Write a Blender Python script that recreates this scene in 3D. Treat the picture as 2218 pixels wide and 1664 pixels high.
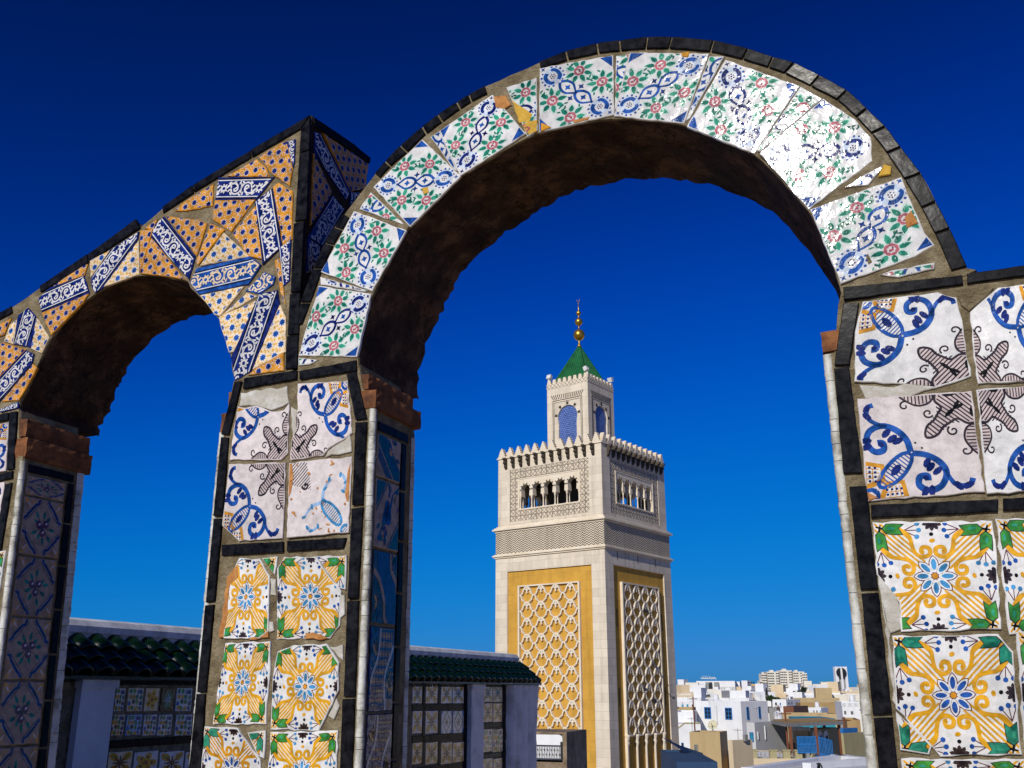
import bpy, math, random
from math import sin, cos, pi, radians, hypot, atan2, sqrt, tan
from mathutils import Vector, Matrix, noise
from mathutils.geometry import tessellate_polygon
random.seed(11)
S = bpy.context.scene
for o in list(bpy.data.objects): bpy.data.objects.remove(o)
COL = S.collection

# ------------------------------------------------------------------ camera
F_PX, PITCH, ZC = 2089.0, math.atan(663/2089.0), 1.6       # metres; terrace floor is z = 0
cam = bpy.data.cameras.new('camera'); cam.sensor_width = 36; cam.lens = F_PX/2218*36
cam.clip_start = .05; cam.clip_end = 60000
co = bpy.data.objects.new('camera', cam); COL.objects.link(co)
co.location = (0, 0, ZC); co.rotation_euler = (pi/2 + PITCH, 0, 0); S.camera = co
S.render.resolution_x, S.render.resolution_y = 1024, 768
# ------------------------------------------------------------------ sky, sun, exposure
SUN_AZ, SUN_EL = radians(27.3), radians(27.5)                 # behind the camera, to its left
sdir = Vector((-sin(SUN_AZ)*cos(SUN_EL), -cos(SUN_AZ)*cos(SUN_EL), sin(SUN_EL)))
w = bpy.data.worlds.new('World'); S.world = w; w.use_nodes = True
nt = w.node_tree; bg = nt.nodes['Background']
sky = nt.nodes.new('ShaderNodeTexSky'); sky.sky_type = 'NISHITA'; sky.sun_disc = False
sky.sun_elevation = SUN_EL; sky.sun_rotation = math.atan2(sdir.x, sdir.y)
sky.altitude = 0; sky.air_density = 1.0; sky.dust_density = .3; sky.ozone_density = 2.5
# deep polarised sky of a dry winter day: each channel scaled and steepened, alike in every direction
sep = nt.nodes.new('ShaderNodeSeparateColor'); comb = nt.nodes.new('ShaderNodeCombineColor')
nt.links.new(sky.outputs[0], sep.inputs[0])
SKY = ((.8, 4.5, 15000), (2.75, 2.6, 52), (7.0, 3.4, 135))
def wmath(op, a, b_):
    n = nt.nodes.new('ShaderNodeMath'); n.operation = op
    for i, v in enumerate((a, b_)):
        if isinstance(v, (int, float)): n.inputs[i].default_value = v
        else: nt.links.new(v, n.inputs[i])
    return n.outputs[0]
for i, (k, g, c_) in enumerate(SKY):
    q = wmath('POWER', sep.outputs[i], g); nt.links.new(wmath('MULTIPLY', wmath('DIVIDE', q, wmath('ADD', q, c_)), k), comb.inputs[i])
nt.links.new(comb.outputs[0], bg.inputs[0]); bg.inputs[1].default_value = .1
sl = bpy.data.lights.new('sun', 'SUN'); sl.energy = 3.7; sl.angle = radians(.5); sl.color = (1, .95, .86)
so = bpy.data.objects.new('sun', sl); COL.objects.link(so); so.rotation_euler = sdir.to_track_quat('Z', 'Y').to_euler(); so.location = (-20, -30, 40)
vs = S.view_settings; vs.view_transform = 'Standard'; vs.look = 'None'; vs.gamma = 1; vs.use_curve_mapping = False; vs.exposure = 0.0

# ------------------------------------------------------------------ materials
def nmat(name): 
    m = bpy.data.materials.new(name); m.use_nodes = True
    return m, m.node_tree, m.node_tree.nodes['Principled BSDF']
def N(t, kind, **kw):
    n = t.nodes.new(kind)
    for k, v in kw.items():
        if k.startswith('i_'): n.inputs[k[2:]].default_value = v
        else: setattr(n, k, v)
    return n
MAT = {}
def rough_mat(name, c1, c2, scale=30, rough=.85, bump=.4, c3=None, dist=.004, spec=.3, scale2=None):
    m, t, b = nmat(name)
    tc = N(t, 'ShaderNodeTexCoord'); n1 = N(t, 'ShaderNodeTexNoise', i_Scale=scale, i_Detail=8, i_Roughness=.65)
    r = N(t, 'ShaderNodeValToRGB'); e = r.color_ramp.elements
    e[0].position = .32; e[1].position = .68; e[0].color = (*c1, 1); e[1].color = (*c2, 1)
    if c3: x = e.new(.5); x.color = (*c3, 1)
    n2 = N(t, 'ShaderNodeTexNoise', i_Scale=(scale2 or scale*5), i_Detail=6, i_Roughness=.7)
    bp = N(t, 'ShaderNodeBump', i_Strength=bump, i_Distance=dist)
    for n in (n1, n2): t.links.new(tc.outputs['Object'], n.inputs['Vector'])
    t.links.new(n1.outputs['Fac'], r.inputs[0]); t.links.new(r.outputs[0], b.inputs['Base Color'])
    t.links.new(n2.outputs['Fac'], bp.inputs['Height']); t.links.new(bp.outputs[0], b.inputs['Normal'])
    b.inputs['Roughness'].default_value = rough; b.inputs['Specular IOR Level'].default_value = spec
    MAT[name] = m; return m
def glaze(name, c, var=.25, rough=.085, wear=None, bump=.22, coat=0, spec=.42):
    """hand painted glaze: brushy strength of colour, pinholes, uneven shiny surface"""
    m, t, b = nmat(name)
    tc = N(t, 'ShaderNodeTexCoord'); n1 = N(t, 'ShaderNodeTexNoise', i_Scale=55, i_Detail=5, i_Roughness=.6)
    r = N(t, 'ShaderNodeValToRGB'); e = r.color_ramp.elements; e[0].position = .35; e[1].position = .66
    lo = tuple(max(0, x*(1-var)) for x in c); hi = tuple(min(1, x*(1+var*.8)+.045*max(0, var-.15)) for x in c)
    e[0].color = (*lo, 1); e[1].color = (*hi, 1)
    t.links.new(tc.outputs['Object'], n1.inputs['Vector']); t.links.new(n1.outputs['Fac'], r.inputs[0])
    last = r.outputs[0]
    n4 = N(t, 'ShaderNodeTexNoise', i_Scale=260, i_Detail=3, i_Roughness=.6); t.links.new(tc.outputs['Object'], n4.inputs['Vector'])
    mr = N(t, 'ShaderNodeMapRange'); mr.inputs[1].default_value = .69; mr.inputs[2].default_value = .74
    t.links.new(n4.outputs['Fac'], mr.inputs[0])
    mx = N(t, 'ShaderNodeMix', data_type='RGBA'); mx.inputs['B'].default_value = (*(wear or (.3, .22, .12)), 1)
    t.links.new(mr.outputs[0], mx.inputs['Factor']); t.links.new(last, mx.inputs['A']); last = mx.outputs['Result']
    # crazing, soft grime, and a strength of its own for every tile
    vo = N(t, 'ShaderNodeTexVoronoi', feature='DISTANCE_TO_EDGE', i_Scale=85); t.links.new(tc.outputs['Object'], vo.inputs['Vector'])
    cz = N(t, 'ShaderNodeMapRange'); cz.inputs[1].default_value = 0; cz.inputs[2].default_value = .035; cz.inputs[3].default_value = .86; cz.inputs[4].default_value = 1; t.links.new(vo.outputs['Distance'], cz.inputs[0])
    n5 = N(t, 'ShaderNodeTexNoise', i_Scale=13, i_Detail=6, i_Roughness=.7); t.links.new(tc.outputs['Object'], n5.inputs['Vector'])
    gr = N(t, 'ShaderNodeMapRange'); gr.inputs[1].default_value = .5; gr.inputs[2].default_value = .78; gr.inputs[3].default_value = 1; gr.inputs[4].default_value = .62; t.links.new(n5.outputs['Fac'], gr.inputs[0])
    oi = N(t, 'ShaderNodeObjectInfo'); orr = N(t, 'ShaderNodeMapRange'); orr.inputs[3].default_value = .84; orr.inputs[4].default_value = 1.05; t.links.new(oi.outputs['Random'], orr.inputs[0])
    m1 = N(t, 'ShaderNodeMath', operation='MULTIPLY'); t.links.new(cz.outputs[0], m1.inputs[0]); t.links.new(gr.outputs[0], m1.inputs[1])
    m2 = N(t, 'ShaderNodeMath', operation='MULTIPLY'); t.links.new(m1.outputs[0], m2.inputs[0]); t.links.new(orr.outputs[0], m2.inputs[1])
    hs = N(t, 'ShaderNodeHueSaturation'); t.links.new(m2.outputs[0], hs.inputs['Value']); t.links.new(last, hs.inputs['Color']); last = hs.outputs[0]
    t.links.new(last, b.inputs['Base Color'])
    n2 = N(t, 'ShaderNodeTexNoise', i_Scale=38, i_Detail=3, i_Roughness=.55); t.links.new(tc.outputs['Object'], n2.inputs['Vector'])
    bp = N(t, 'ShaderNodeBump', i_Strength=bump, i_Distance=.006); t.links.new(n2.outputs['Fac'], bp.inputs['Height'])
    t.links.new(bp.outputs[0], b.inputs['Normal'])
    b.inputs['Roughness'].default_value = rough; b.inputs['Specular IOR Level'].default_value = spec
    MAT[name] = m; return m
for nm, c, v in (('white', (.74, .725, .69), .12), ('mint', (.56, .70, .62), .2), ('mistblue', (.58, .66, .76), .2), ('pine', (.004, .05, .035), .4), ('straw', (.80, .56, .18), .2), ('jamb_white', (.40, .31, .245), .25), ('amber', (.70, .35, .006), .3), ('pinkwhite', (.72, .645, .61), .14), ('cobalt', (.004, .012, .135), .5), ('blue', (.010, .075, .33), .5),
                 ('sky_blue', (.05, .24, .47), .5), ('ochre', (.64, .29, .008), .35), ('yellow', (.74, .40, .02), .3), ('orange', (.66, .285, .012), .35), ('mauve', (.60, .49, .46), .2),
                 ('cream', (.80, .64, .42), .12), ('teal', (.006, .19, .11), .6), ('leaf', (.04, .24, .025), .5), ('jade', (.03, .30, .17), .4), ('rose', (.48, .13, .15), .35),
                 ('manganese', (.035, .018, .016), .4), ('plum', (.13, .02, .035), .4), ('paleblue', (.30, .46, .68), .3), ('grey_white', (.55, .54, .56), .15)):
    glaze(nm, c, v)
for _k in ('jamb_white',): _q = MAT[_k].node_tree.nodes['Principled BSDF']; _q.inputs['Roughness'].default_value = .5; _q.inputs['Specular IOR Level'].default_value = .15  # jambs' white: shade put into the colour, darker and warmer against blue skylight
glaze('black', (.006, .006, .008), .4, rough=.15, wear=(.025, .025, .027), bump=.05, spec=.05)
rough_mat('mortar', (.14, .105, .052), (.40, .33, .205), 24, .92, 1.0, (.26, .205, .115), dist=.016, scale2=75)
rough_mat('mortar_pale', (.40, .38, .31), (.66, .65, .60), 26, .9, .8, (.5, .47, .40), dist=.005)
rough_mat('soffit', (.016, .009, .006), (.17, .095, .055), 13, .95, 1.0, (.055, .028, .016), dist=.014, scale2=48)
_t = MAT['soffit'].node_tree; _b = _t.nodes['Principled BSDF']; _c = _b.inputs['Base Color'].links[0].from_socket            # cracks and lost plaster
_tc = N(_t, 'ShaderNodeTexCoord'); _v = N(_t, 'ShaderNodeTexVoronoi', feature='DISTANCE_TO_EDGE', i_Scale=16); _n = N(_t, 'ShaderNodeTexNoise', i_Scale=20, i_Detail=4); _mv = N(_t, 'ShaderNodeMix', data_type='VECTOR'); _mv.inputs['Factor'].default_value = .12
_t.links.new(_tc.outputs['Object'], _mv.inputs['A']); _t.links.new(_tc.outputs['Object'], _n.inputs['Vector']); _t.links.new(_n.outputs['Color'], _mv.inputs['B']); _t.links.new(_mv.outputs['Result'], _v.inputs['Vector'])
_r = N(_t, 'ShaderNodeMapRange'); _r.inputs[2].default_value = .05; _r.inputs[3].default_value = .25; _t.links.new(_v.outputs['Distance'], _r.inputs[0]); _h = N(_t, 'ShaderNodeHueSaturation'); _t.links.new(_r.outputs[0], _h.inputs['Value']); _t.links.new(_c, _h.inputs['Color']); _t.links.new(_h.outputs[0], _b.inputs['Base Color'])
rough_mat('terracotta', (.075, .032, .017), (.34, .14, .05), 22, .95, 1.0, (.19, .075, .03), dist=.004)
rough_mat('bare_ochre', (.46, .26, .03), (.68, .42, .06), 50, .85, .8, dist=.003)
rough_mat('chip', (.36, .13, .03), (.60, .30, .10), 60, .9, .8, dist=.003)
rough_mat('trim', (.22, .20, .15), (.72, .71, .67), 22, .5, .7, (.56, .55, .48), dist=.003, spec=.5)
rough_mat('plaster', (.44, .43, .41), (.80, .80, .78), 3.2, .9, .7, (.70, .70, .68), dist=.01, scale2=40)
rough_mat('coping', (.45, .45, .44), (.82, .82, .80), 9, .9, .6, dist=.004, scale2=60)
rough_mat('floor', (.30, .21, .12), (.48, .35, .22), 3, .9, .5)
# ------------------------------------------------------------------ object helpers
OFF = {}
def mesh(name, V, Fc, mats, mi=None, smooth=False):
    me = bpy.data.meshes.new(name); me.from_pydata([tuple(v) for v in V], [], [tuple(f) for f in Fc])
    for m in mats: me.materials.append(MAT[m] if isinstance(m, str) else m)
    if mi is not None: me.polygons.foreach_set('material_index', mi)
    if smooth: me.polygons.foreach_set('use_smooth', [True]*len(me.polygons))
    me.update(); return me
def link(name, me, parent=None, loc=(0, 0, 0), rot=(0, 0, 0), scl=(1, 1, 1)):
    """loc in world metres, also for a child"""
    o = bpy.data.objects.new(name, me); COL.objects.link(o)
    L = Vector(loc); OFF[o] = L
    if parent: o.parent = parent; L = L - OFF[parent]
    o.location = L; o.rotation_euler = rot; o.scale = scl
    return o
def tag(o, label, cat, group=None, kind=None):
    if label: o['label'] = label
    if cat: o['category'] = cat
    if group: o['group'] = group
    if kind: o['kind'] = kind
    return o
def thing(name, loc, label, cat, group=None): return tag(link(name, None, None, loc), label, cat, group)
def part(name, V, Fc, mats, parent=None, mi=None, smooth=False):
    """vertices in world metres; origin shared with the parent (or their centre when top-level)"""
    if parent: L = OFF[parent]
    else:
        zs = min(v[2] for v in V); n = len(V); L = Vector((sum(v[0] for v in V)/n, sum(v[1] for v in V)/n, zs))
    if isinstance(mats, str): mats = [mats]
    me = mesh(name, [Vector(v)-L for v in V], Fc, mats, mi, smooth)
    return link(name, me, parent, L)
class B:
    """collects boxes and sweeps for one mesh"""
    def __init__(s): s.V = []; s.F = []; s.M = []
    def add(s, V, Fc, m=0):
        k = len(s.V); s.V += [Vector(v) for v in V]; s.F += [[i+k for i in f] for f in Fc]; s.M += [m]*len(Fc)
    def box(s, x0, x1, y0, y1, z0, z1, m=0, f=None):
        V = [(x, y, z) for z in (z0, z1) for y in (y0, y1) for x in (x0, x1)]
        if f: V = [f(*v) for v in V]
        s.add(V, [(0, 2, 3, 1), (4, 5, 7, 6), (0, 1, 5, 4), (2, 6, 7, 3), (0, 4, 6, 2), (1, 3, 7, 5)], m)
    def prism(s, pts, h0, h1, m=0, f=None):
        """pts: 2D outline; extruded from h0 to h1 along the third axis"""
        n = len(pts); V = [(x, y, h0) for x, y in pts] + [(x, y, h1) for x, y in pts]
        if f: V = [f(*v) for v in V]
        Fc = [(i, (i+1) % n, n+(i+1) % n, n+i) for i in range(n)]
        for t in tess(pts): Fc.append(t[::-1]); Fc.append([i+n for i in t])
        s.add(V, Fc, m)
    def lathe(s, prof, n=16, c=(0, 0, 0), m=0, f=None):
        V = []
        for r, z in prof:
            for i in range(n):
                a = 2*pi*i/n; v = (c[0]+r*cos(a), c[1]+r*sin(a), c[2]+z); V.append(f(*v) if f else v)
        Fc = [(j*n+i, j*n+(i+1) % n, (j+1)*n+(i+1) % n, (j+1)*n+i) for j in range(len(prof)-1) for i in range(n)]
        Fc += [list(range(n))[::-1], [(len(prof)-1)*n+i for i in range(n)]]
        s.add(V, Fc, m)
    def tube(s, pts, r, n=8, m=0):
        V = []; k = len(pts)
        for i, p in enumerate(pts):
            p = Vector(p); d = (Vector(pts[min(i+1, k-1)])-Vector(pts[max(i-1, 0)])).normalized()
            a = d.cross(Vector((0, 0, 1)) if abs(d.z) < .95 else Vector((1, 0, 0))).normalized(); b2 = d.cross(a)
            rr = r[i] if isinstance(r, (list, tuple)) else r
            V += [p+a*rr*cos(2*pi*j/n)+b2*rr*sin(2*pi*j/n) for j in range(n)]
        Fc = [(i*n+j, i*n+(j+1) % n, (i+1)*n+(j+1) % n, (i+1)*n+j) for i in range(k-1) for j in range(n)]
        Fc += [list(range(n)), [(k-1)*n+j for j in range(n)][::-1]]
        s.add(V, Fc, m)
    def part(s, name, mats, parent=None, smooth=False): return part(name, s.V, s.F, mats, parent, s.M, smooth)
    def mesh(s, name, mats, smooth=False): return mesh(name, s.V, s.F, [mats] if isinstance(mats, str) else mats, s.M, smooth)
def area2(p): return sum(p[i-1][0]*p[i][1]-p[i][0]*p[i-1][1] for i in range(len(p)))/2
def tess(pts):
    T = tessellate_polygon([[Vector((x, y, 0)) for x, y in pts]]); out = []
    for a, b, c in T:
        ar = (pts[b][0]-pts[a][0])*(pts[c][1]-pts[a][1])-(pts[c][0]-pts[a][0])*(pts[b][1]-pts[a][1])
        if abs(ar) > 1e-12: out.append([a, b, c] if ar > 0 else [a, c, b])
    return out
def crv(P, n=6):
    """Catmull-Rom through P"""
    out = []
    for i in range(len(P)-1):
        a, b, c, d = P[max(i-1, 0)], P[i], P[i+1], P[min(i+2, len(P)-1)]
        for k in range(n):
            t = k/n
            out.append(tuple(.5*(2*b[j]+(c[j]-a[j])*t+(2*a[j]-5*b[j]+4*c[j]-d[j])*t*t+(3*b[j]-a[j]-3*c[j]+d[j])*t**3) for j in range(len(b))))
    return out + [tuple(P[-1])]
def clip(poly, cp):
    """poly against convex counter-clockwise cp"""
    out = poly
    for i in range(len(cp)):
        ax, ay = cp[i-1]; bx, by = cp[i]; res = []
        if not out: return []
        for j in range(len(out)):
            p, q = out[j-1], out[j]
            sp = (bx-ax)*(p[1]-ay)-(by-ay)*(p[0]-ax); sq = (bx-ax)*(q[1]-ay)-(by-ay)*(q[0]-ax)
            if (sp >= 0) != (sq >= 0):
                t = sp/(sp-sq); res.append((p[0]+(q[0]-p[0])*t, p[1]+(q[1]-p[1])*t))
            if sq >= 0: res.append(q)
        out = res
    return out
def convex(p):
    n = len(p)
    return all((p[i][0]-p[i-1][0])*(p[(i+1) % n][1]-p[i][1])-(p[i][1]-p[i-1][1])*(p[(i+1) % n][0]-p[i][0]) >= -1e-9 for i in range(n))

# ------------------------------------------------------------------ survey: sight lines measured in the picture, met with real planes
CP, SP = cos(PITCH), sin(PITCH)
def ray(px, py):
    cx = (px-1109)/F_PX; cy = (832-py)/F_PX
    return cx, CP-SP*cy, SP+CP*cy
def at(px, py, D):
    r = ray(px, py); k = D/r[1]; return Vector((r[0]*k, D, ZC+r[2]*k))
TH = radians(23.5); UX, UY = cos(TH), -sin(TH); DX, DY = sin(TH), cos(TH); P0 = (-.46, 2.06)
def P(u, d, v): return Vector((P0[0]+u*UX+d*DX, P0[1]+u*UY+d*DY, v))       # arcade: u along the wall, d depth behind its face, v height
def W(px, py, d=0):
    r = ray(px, py); k = ((P0[0]+d*DX)*DX+(P0[1]+d*DY)*DY)/(r[0]*DX+r[1]*DY)
    return ((r[0]*k-P0[0])*UX+(r[1]*k-P0[1])*UY, ZC+r[2]*k)
def WJ(px, py, u):
    """sight line met with the jamb plane at u: returns depth, height"""
    r = ray(px, py); k = ((P0[0]+u*UX)*UX+(P0[1]+u*UY)*UY)/(r[0]*UX+r[1]*UY)
    return ((r[0]*k-P0[0])*DX+(r[1]*k-P0[1])*DY, ZC+r[2]*k)
CR = dict(A=(0, 440, 3.3175), C=(380, 540, 4.88), D=(620, 230, 5.027), E=(440, 760, 3.606), F=(400, 1180, 3.428), G=(1300, 50, 2.41),
          H=(600, 50, 2.074), I=(1700, 560, 2.963), J=(1700, 1080, 2.842), K=(0, 860, 2.065), L=(0, 200, 2.765), B=(280, 240, 5.185), S=(0, 0, 1))
def px(c, x, y): a, b, s = CR[c]; return a+x/s, b+y/s
def wp(c, pts): return [W(*px(c, x, y)) for x, y in pts]

# ------------------------------------------------------------------ painted ornament: flat shapes in tile units
class Art:
    def __init__(s): s.p = []
    def poly(s, pts, m, L=1):
        if area2(pts) < 0: pts = pts[::-1]
        if convex(pts): s.p.append((m, L, list(pts)))
        else:
            for t in tess(pts): s.p.append((m, L, [pts[i] for i in t]))
    def stroke(s, pts, w, m, L=1, w1=None):
        n = len(pts); w1 = w if w1 is None else w1; Q = []
        for i in range(n):
            a, b = pts[max(i-1, 0)], pts[min(i+1, n-1)]; dx, dy = b[0]-a[0], b[1]-a[1]; l = hypot(dx, dy) or 1
            ww = (w+(w1-w)*i/(n-1))/2; Q.append(((pts[i][0]-dy/l*ww, pts[i][1]+dx/l*ww), (pts[i][0]+dy/l*ww, pts[i][1]-dx/l*ww)))
        for i in range(n-1):
            q = [Q[i][0], Q[i][1], Q[i+1][1], Q[i+1][0]]
            if area2(q) < 0: q = q[::-1]
            s.p.append((m, L, q))
    def ell(s, x, y, rx, ry, ang, m, L=1, n=9, tip=0):
        P_ = []
        for i in range(n):
            a = 2*pi*i/n; k = 1+tip*(1 if i == 0 else 0); ex, ey = rx*cos(a)*k, ry*sin(a)
            P_.append((x+ex*cos(ang)-ey*sin(ang), y+ex*sin(ang)+ey*cos(ang)))
        s.poly(P_, m, L)
    def disc(s, x, y, r, m, L=1, n=8): s.ell(x, y, r, r, .3, m, L, n)
    def ring(s, x, y, r, w, m, L=1, n=14, ry=None, ang=0):
        ry = ry or r
        s.stroke([(x+r*cos(t)*cos(ang)-ry*sin(t)*sin(ang), y+r*cos(t)*sin(ang)+ry*sin(t)*cos(ang)) for t in [2*pi*i/n for i in range(n+1)]], w, m, L)
    def spiral(s, x, y, r, a0, turns, w, m, L=1, n=14, r1=None):
        r1 = r*.2 if r1 is None else r1
        s.stroke([(x+(r+(r1-r)*i/n)*cos(a0+turns*2*pi*i/n), y+(r+(r1-r)*i/n)*sin(a0+turns*2*pi*i/n)) for i in range(n+1)], w, m, L, w*.75)
    def star(s, x, y, r, m, L=1, n=8, k=.6, a=0):
        P_ = [(x+(r if i % 2 == 0 else r*k)*cos(a+pi*i/n), y+(r if i % 2 == 0 else r*k)*sin(a+pi*i/n)) for i in range(2*n)]
        for i in range(0, 2*n, 2): s.p.append((m, L, [(x, y), P_[i-1], P_[i], P_[i+1]]))
    def join(s, o, f, L=0):
        for m, l, q in o.p:
            q = [f(*c) for c in q]
            s.p.append((m, l+L, q if area2(q) > 0 else q[::-1]))
    def hatch(s, pts, ang, gap, w, m, L=1):
        if area2(pts) < 0: pts = pts[::-1]
        cx = sum(p[0] for p in pts)/len(pts); cy = sum(p[1] for p in pts)/len(pts)
        c, sn = cos(ang), sin(ang); T = [[pts[i] for i in t] for t in tess(pts)]
        for k in range(-14, 15):
            o = k*gap; q = [(cx+c*t-sn*(o+e), cy+sn*t+c*(o+e)) for t, e in ((-1, -w/2), (1, -w/2), (1, w/2), (-1, w/2))]
            for tr in T:
                r = clip(q, tr)
                if len(r) > 2: s.p.append((m, L, r))
rnd = random.Random(5)
def rot4(o):
    a = Art()
    for k in range(4):
        def f(x, y, k=k):
            for _ in range(k): x, y = y, 1-x
            return x, y
        a.join(o, f)
    return a
def art_rose(seed=0):
    r = random.Random(seed); a = Art()
    d = lambda t, p: (t*.7071+p*.7071, 1-t*.7071+p*.7071)       # t along the diagonal from the top-left corner, p across it
    def m(pts): return [d(*q) for q in pts]
    bl = 'blue' if seed % 3 else 'cobalt'
    for t0, sg in ((.25, 1), (1.164, -1)):                      # paired scrolls with a dotted flower
        c = d(t0, 0); a.ring(*c, .105, .085, 'mistblue', 0, 12)
        for i in range(6): a.disc(c[0]+.033*cos(i*pi/3), c[1]+.033*sin(i*pi/3), .011, 'cobalt', 1, 6)
        a.disc(*c, .012, 'cobalt', 1, 6)
        for s_ in (1, -1):
            a.stroke(m(crv([(t0+s_*.10, s_*.015), (t0+s_*.075, s_*.07), (t0+s_*.0, s_*.098), (t0-s_*.07, s_*.085), (t0-s_*.08, s_*.05)], 4)), .060, bl, 1, .042)
            for i in range(6):
                an = (.35+.42*i); x, y = .155*cos(an), .155*sin(an)
                if abs(t0+s_*x-.707) > .3: a.disc(*d(t0+s_*x, s_*y), .018 if i % 2 else .014, 'blue', 1, 6)
        a.star(*d(t0-sg*.19, 0), .04, bl, 1, 4, .35, pi/4)
    for t0 in (.56, .85):                                       # interlaced eyes
        for s_ in (1, -1):
            a.stroke(m(crv([(t0-.15, s_*.01), (t0-.08, s_*.07), (t0+.02, s_*.085), (t0+.1, s_*.04), (t0+.17, -s_*.015)], 4)), .044, bl, 1, .022)
        a.star(*d(t0, 0), .052, 'blue', 1, 4, .5, pi/4)
        for s_ in (1, -1): a.star(*d(t0+(.145 if t0 < .7 else -.145), s_*.11), .050, bl, 1, 4, .45, pi/4)
    a.star(*d(.707, 0), .034, bl, 1, 4, .5)
    for p, ts in ((.29, (.50, .90)), (-.29, (.52, .93))):
        for t0 in ts:
            p2 = p*(1+r.uniform(-.08, .12)); x, y = d(t0, p2); a0 = r.uniform(0, 6)
            for i in range(8): an = a0+i*pi/4; a.ell(x+.14*cos(an), y+.14*sin(an), .085, .05, an, 'mint', 0, 7)
            for i in range(8):
                an = a0+i*pi/4; L_ = .062 if i % 2 else .072
                a.ell(x+.128*cos(an), y+.128*sin(an), L_*.75, .033, an, 'teal' if (i+seed) % 3 else 'jade', 1, 8, .5)
                if i % 3 == 0: a.ell(x+.20*cos(an+.25), y+.20*sin(an+.25), .028, .014, an+.8, 'teal', 1, 6, .3)
            a.disc(x, y, .085, 'pinkwhite', 1, 10)
            for i in range(7):
                an = a0+.4+i*2*pi/7; a.ell(x+.060*cos(an), y+.060*sin(an), .032, .021, an+1.5, 'rose', 2, 7)
            a.ell(x+.006, y, .028, .017, a0, 'rose', 2, 7); a.ell(x-.02, y+.02, .016, .009, a0+1, 'plum', 3, 6); a.ell(x+.012, y-.018, .015, .008, a0+2, 'plum', 3, 6)
        for q in (.22, .28, .34, .69, .75, 1.06, 1.12, 1.18):
            for e in (-.018, .018): a.ell(*d(q, p*.95+e), .028, .014, r.uniform(0, 3), 'teal', 1, 6, .3)
    a.poly([(1, 1), (.83, 1), (1, .80)], 'blue'); a.poly([(0, 0), (.17, 0), (0, .2)], 'blue')
    return a
def art_yellow(seed=0, blue='sky_blue', green='leaf', oc='amber', fill='white'):
    c = Art()                                                   # one corner: top-left
    reg = [(.0, 1.), (.25, .95), (.32, .87), (.345, .75), (.435, .63), (.37, .565), (.27, .655), (.14, .68), (.05, .75)]
    c.poly(reg, fill, 1); h = Art(); h.hatch(reg, -pi/4, .037, .0185, oc, 2); c.join(h, lambda x, y: (x, y))
    c.stroke(crv([(.23, .94), (.315, .87), (.335, .77), (.36, .705), (.42, .675), (.475, .70), (.47, .755), (.42, .765), (.405, .725), (.43, .715)], 4), .037, oc, 3)
    c.stroke(crv([(.06, .77), (.13, .685), (.23, .665), (.295, .64), (.325, .58), (.30, .525), (.245, .53), (.235, .58), (.275, .595), (.285, .57)], 4), .037, oc, 3)
    for x, y, an in ((.175, .935, -.05), (.065, .825, -1.5)):
        P_ = [(-.085, .0), (-.05, .045), (.01, .05), (.085, .05), (.05, .012), (.085, -.04), (.01, -.045), (-.05, -.04)]
        f = lambda k: [(x+(u*cos(an)-v*sin(an))*k, y+(u*sin(an)+v*cos(an))*k) for u, v in P_]
        c.poly(f(1.14), 'manganese', 4); c.poly(f(1.0), green, 5); c.ell(x-.01, y+.008, .035, .014, an, 'jade', 6, 6)
        c.stroke([(x-.085*cos(an), y-.085*sin(an)), (x-.15*cos(an-.1), y-.15*sin(an-.1))], .022, 'black', 4, .012)
    for e, (x, y, an) in enumerate(((.27, .925, 0.0), (.06, .725, -pi/2+.1))):
        for s_ in (-.5, 0, .5):
            q = (x+.125*cos(an+s_), y+.125*sin(an+s_)); c.stroke([(x, y), q], .008, 'plum', 2); c.disc(*q, .022, 'blue' if e else blue, 3, 7)
    a = rot4(c); e = Art()
    for i in range(5): an = -pi*(i+.5)/5; e.ell(.5+.04*cos(an), 1.0+.04*sin(an), .045, .02, an, 'manganese', 3, 7)
    e.disc(.495, .885, .018, 'black', 3, 7); e.ell(.5, .825, .026, .019, .3, oc, 3, 7)
    a.join(rot4(e), lambda x, y: (x, y))
    for i in range(8):
        an = i*pi/4+.02; x, y = .5+.098*cos(an), .5+.098*sin(an)
        a.ell(x, y, .079, .044, an, 'plum', 2, 12, .14); a.ell(x, y, .070, .036, an, 'white', 3, 12, .14)
        a.ell(x+.006*cos(an), y+.006*sin(an), .052, .023, an, blue, 4, 9)
    a.disc(.5, .5, .032, 'plum', 4, 9); a.disc(.5, .5, .026, 'orange', 5, 8)
    return a
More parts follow.
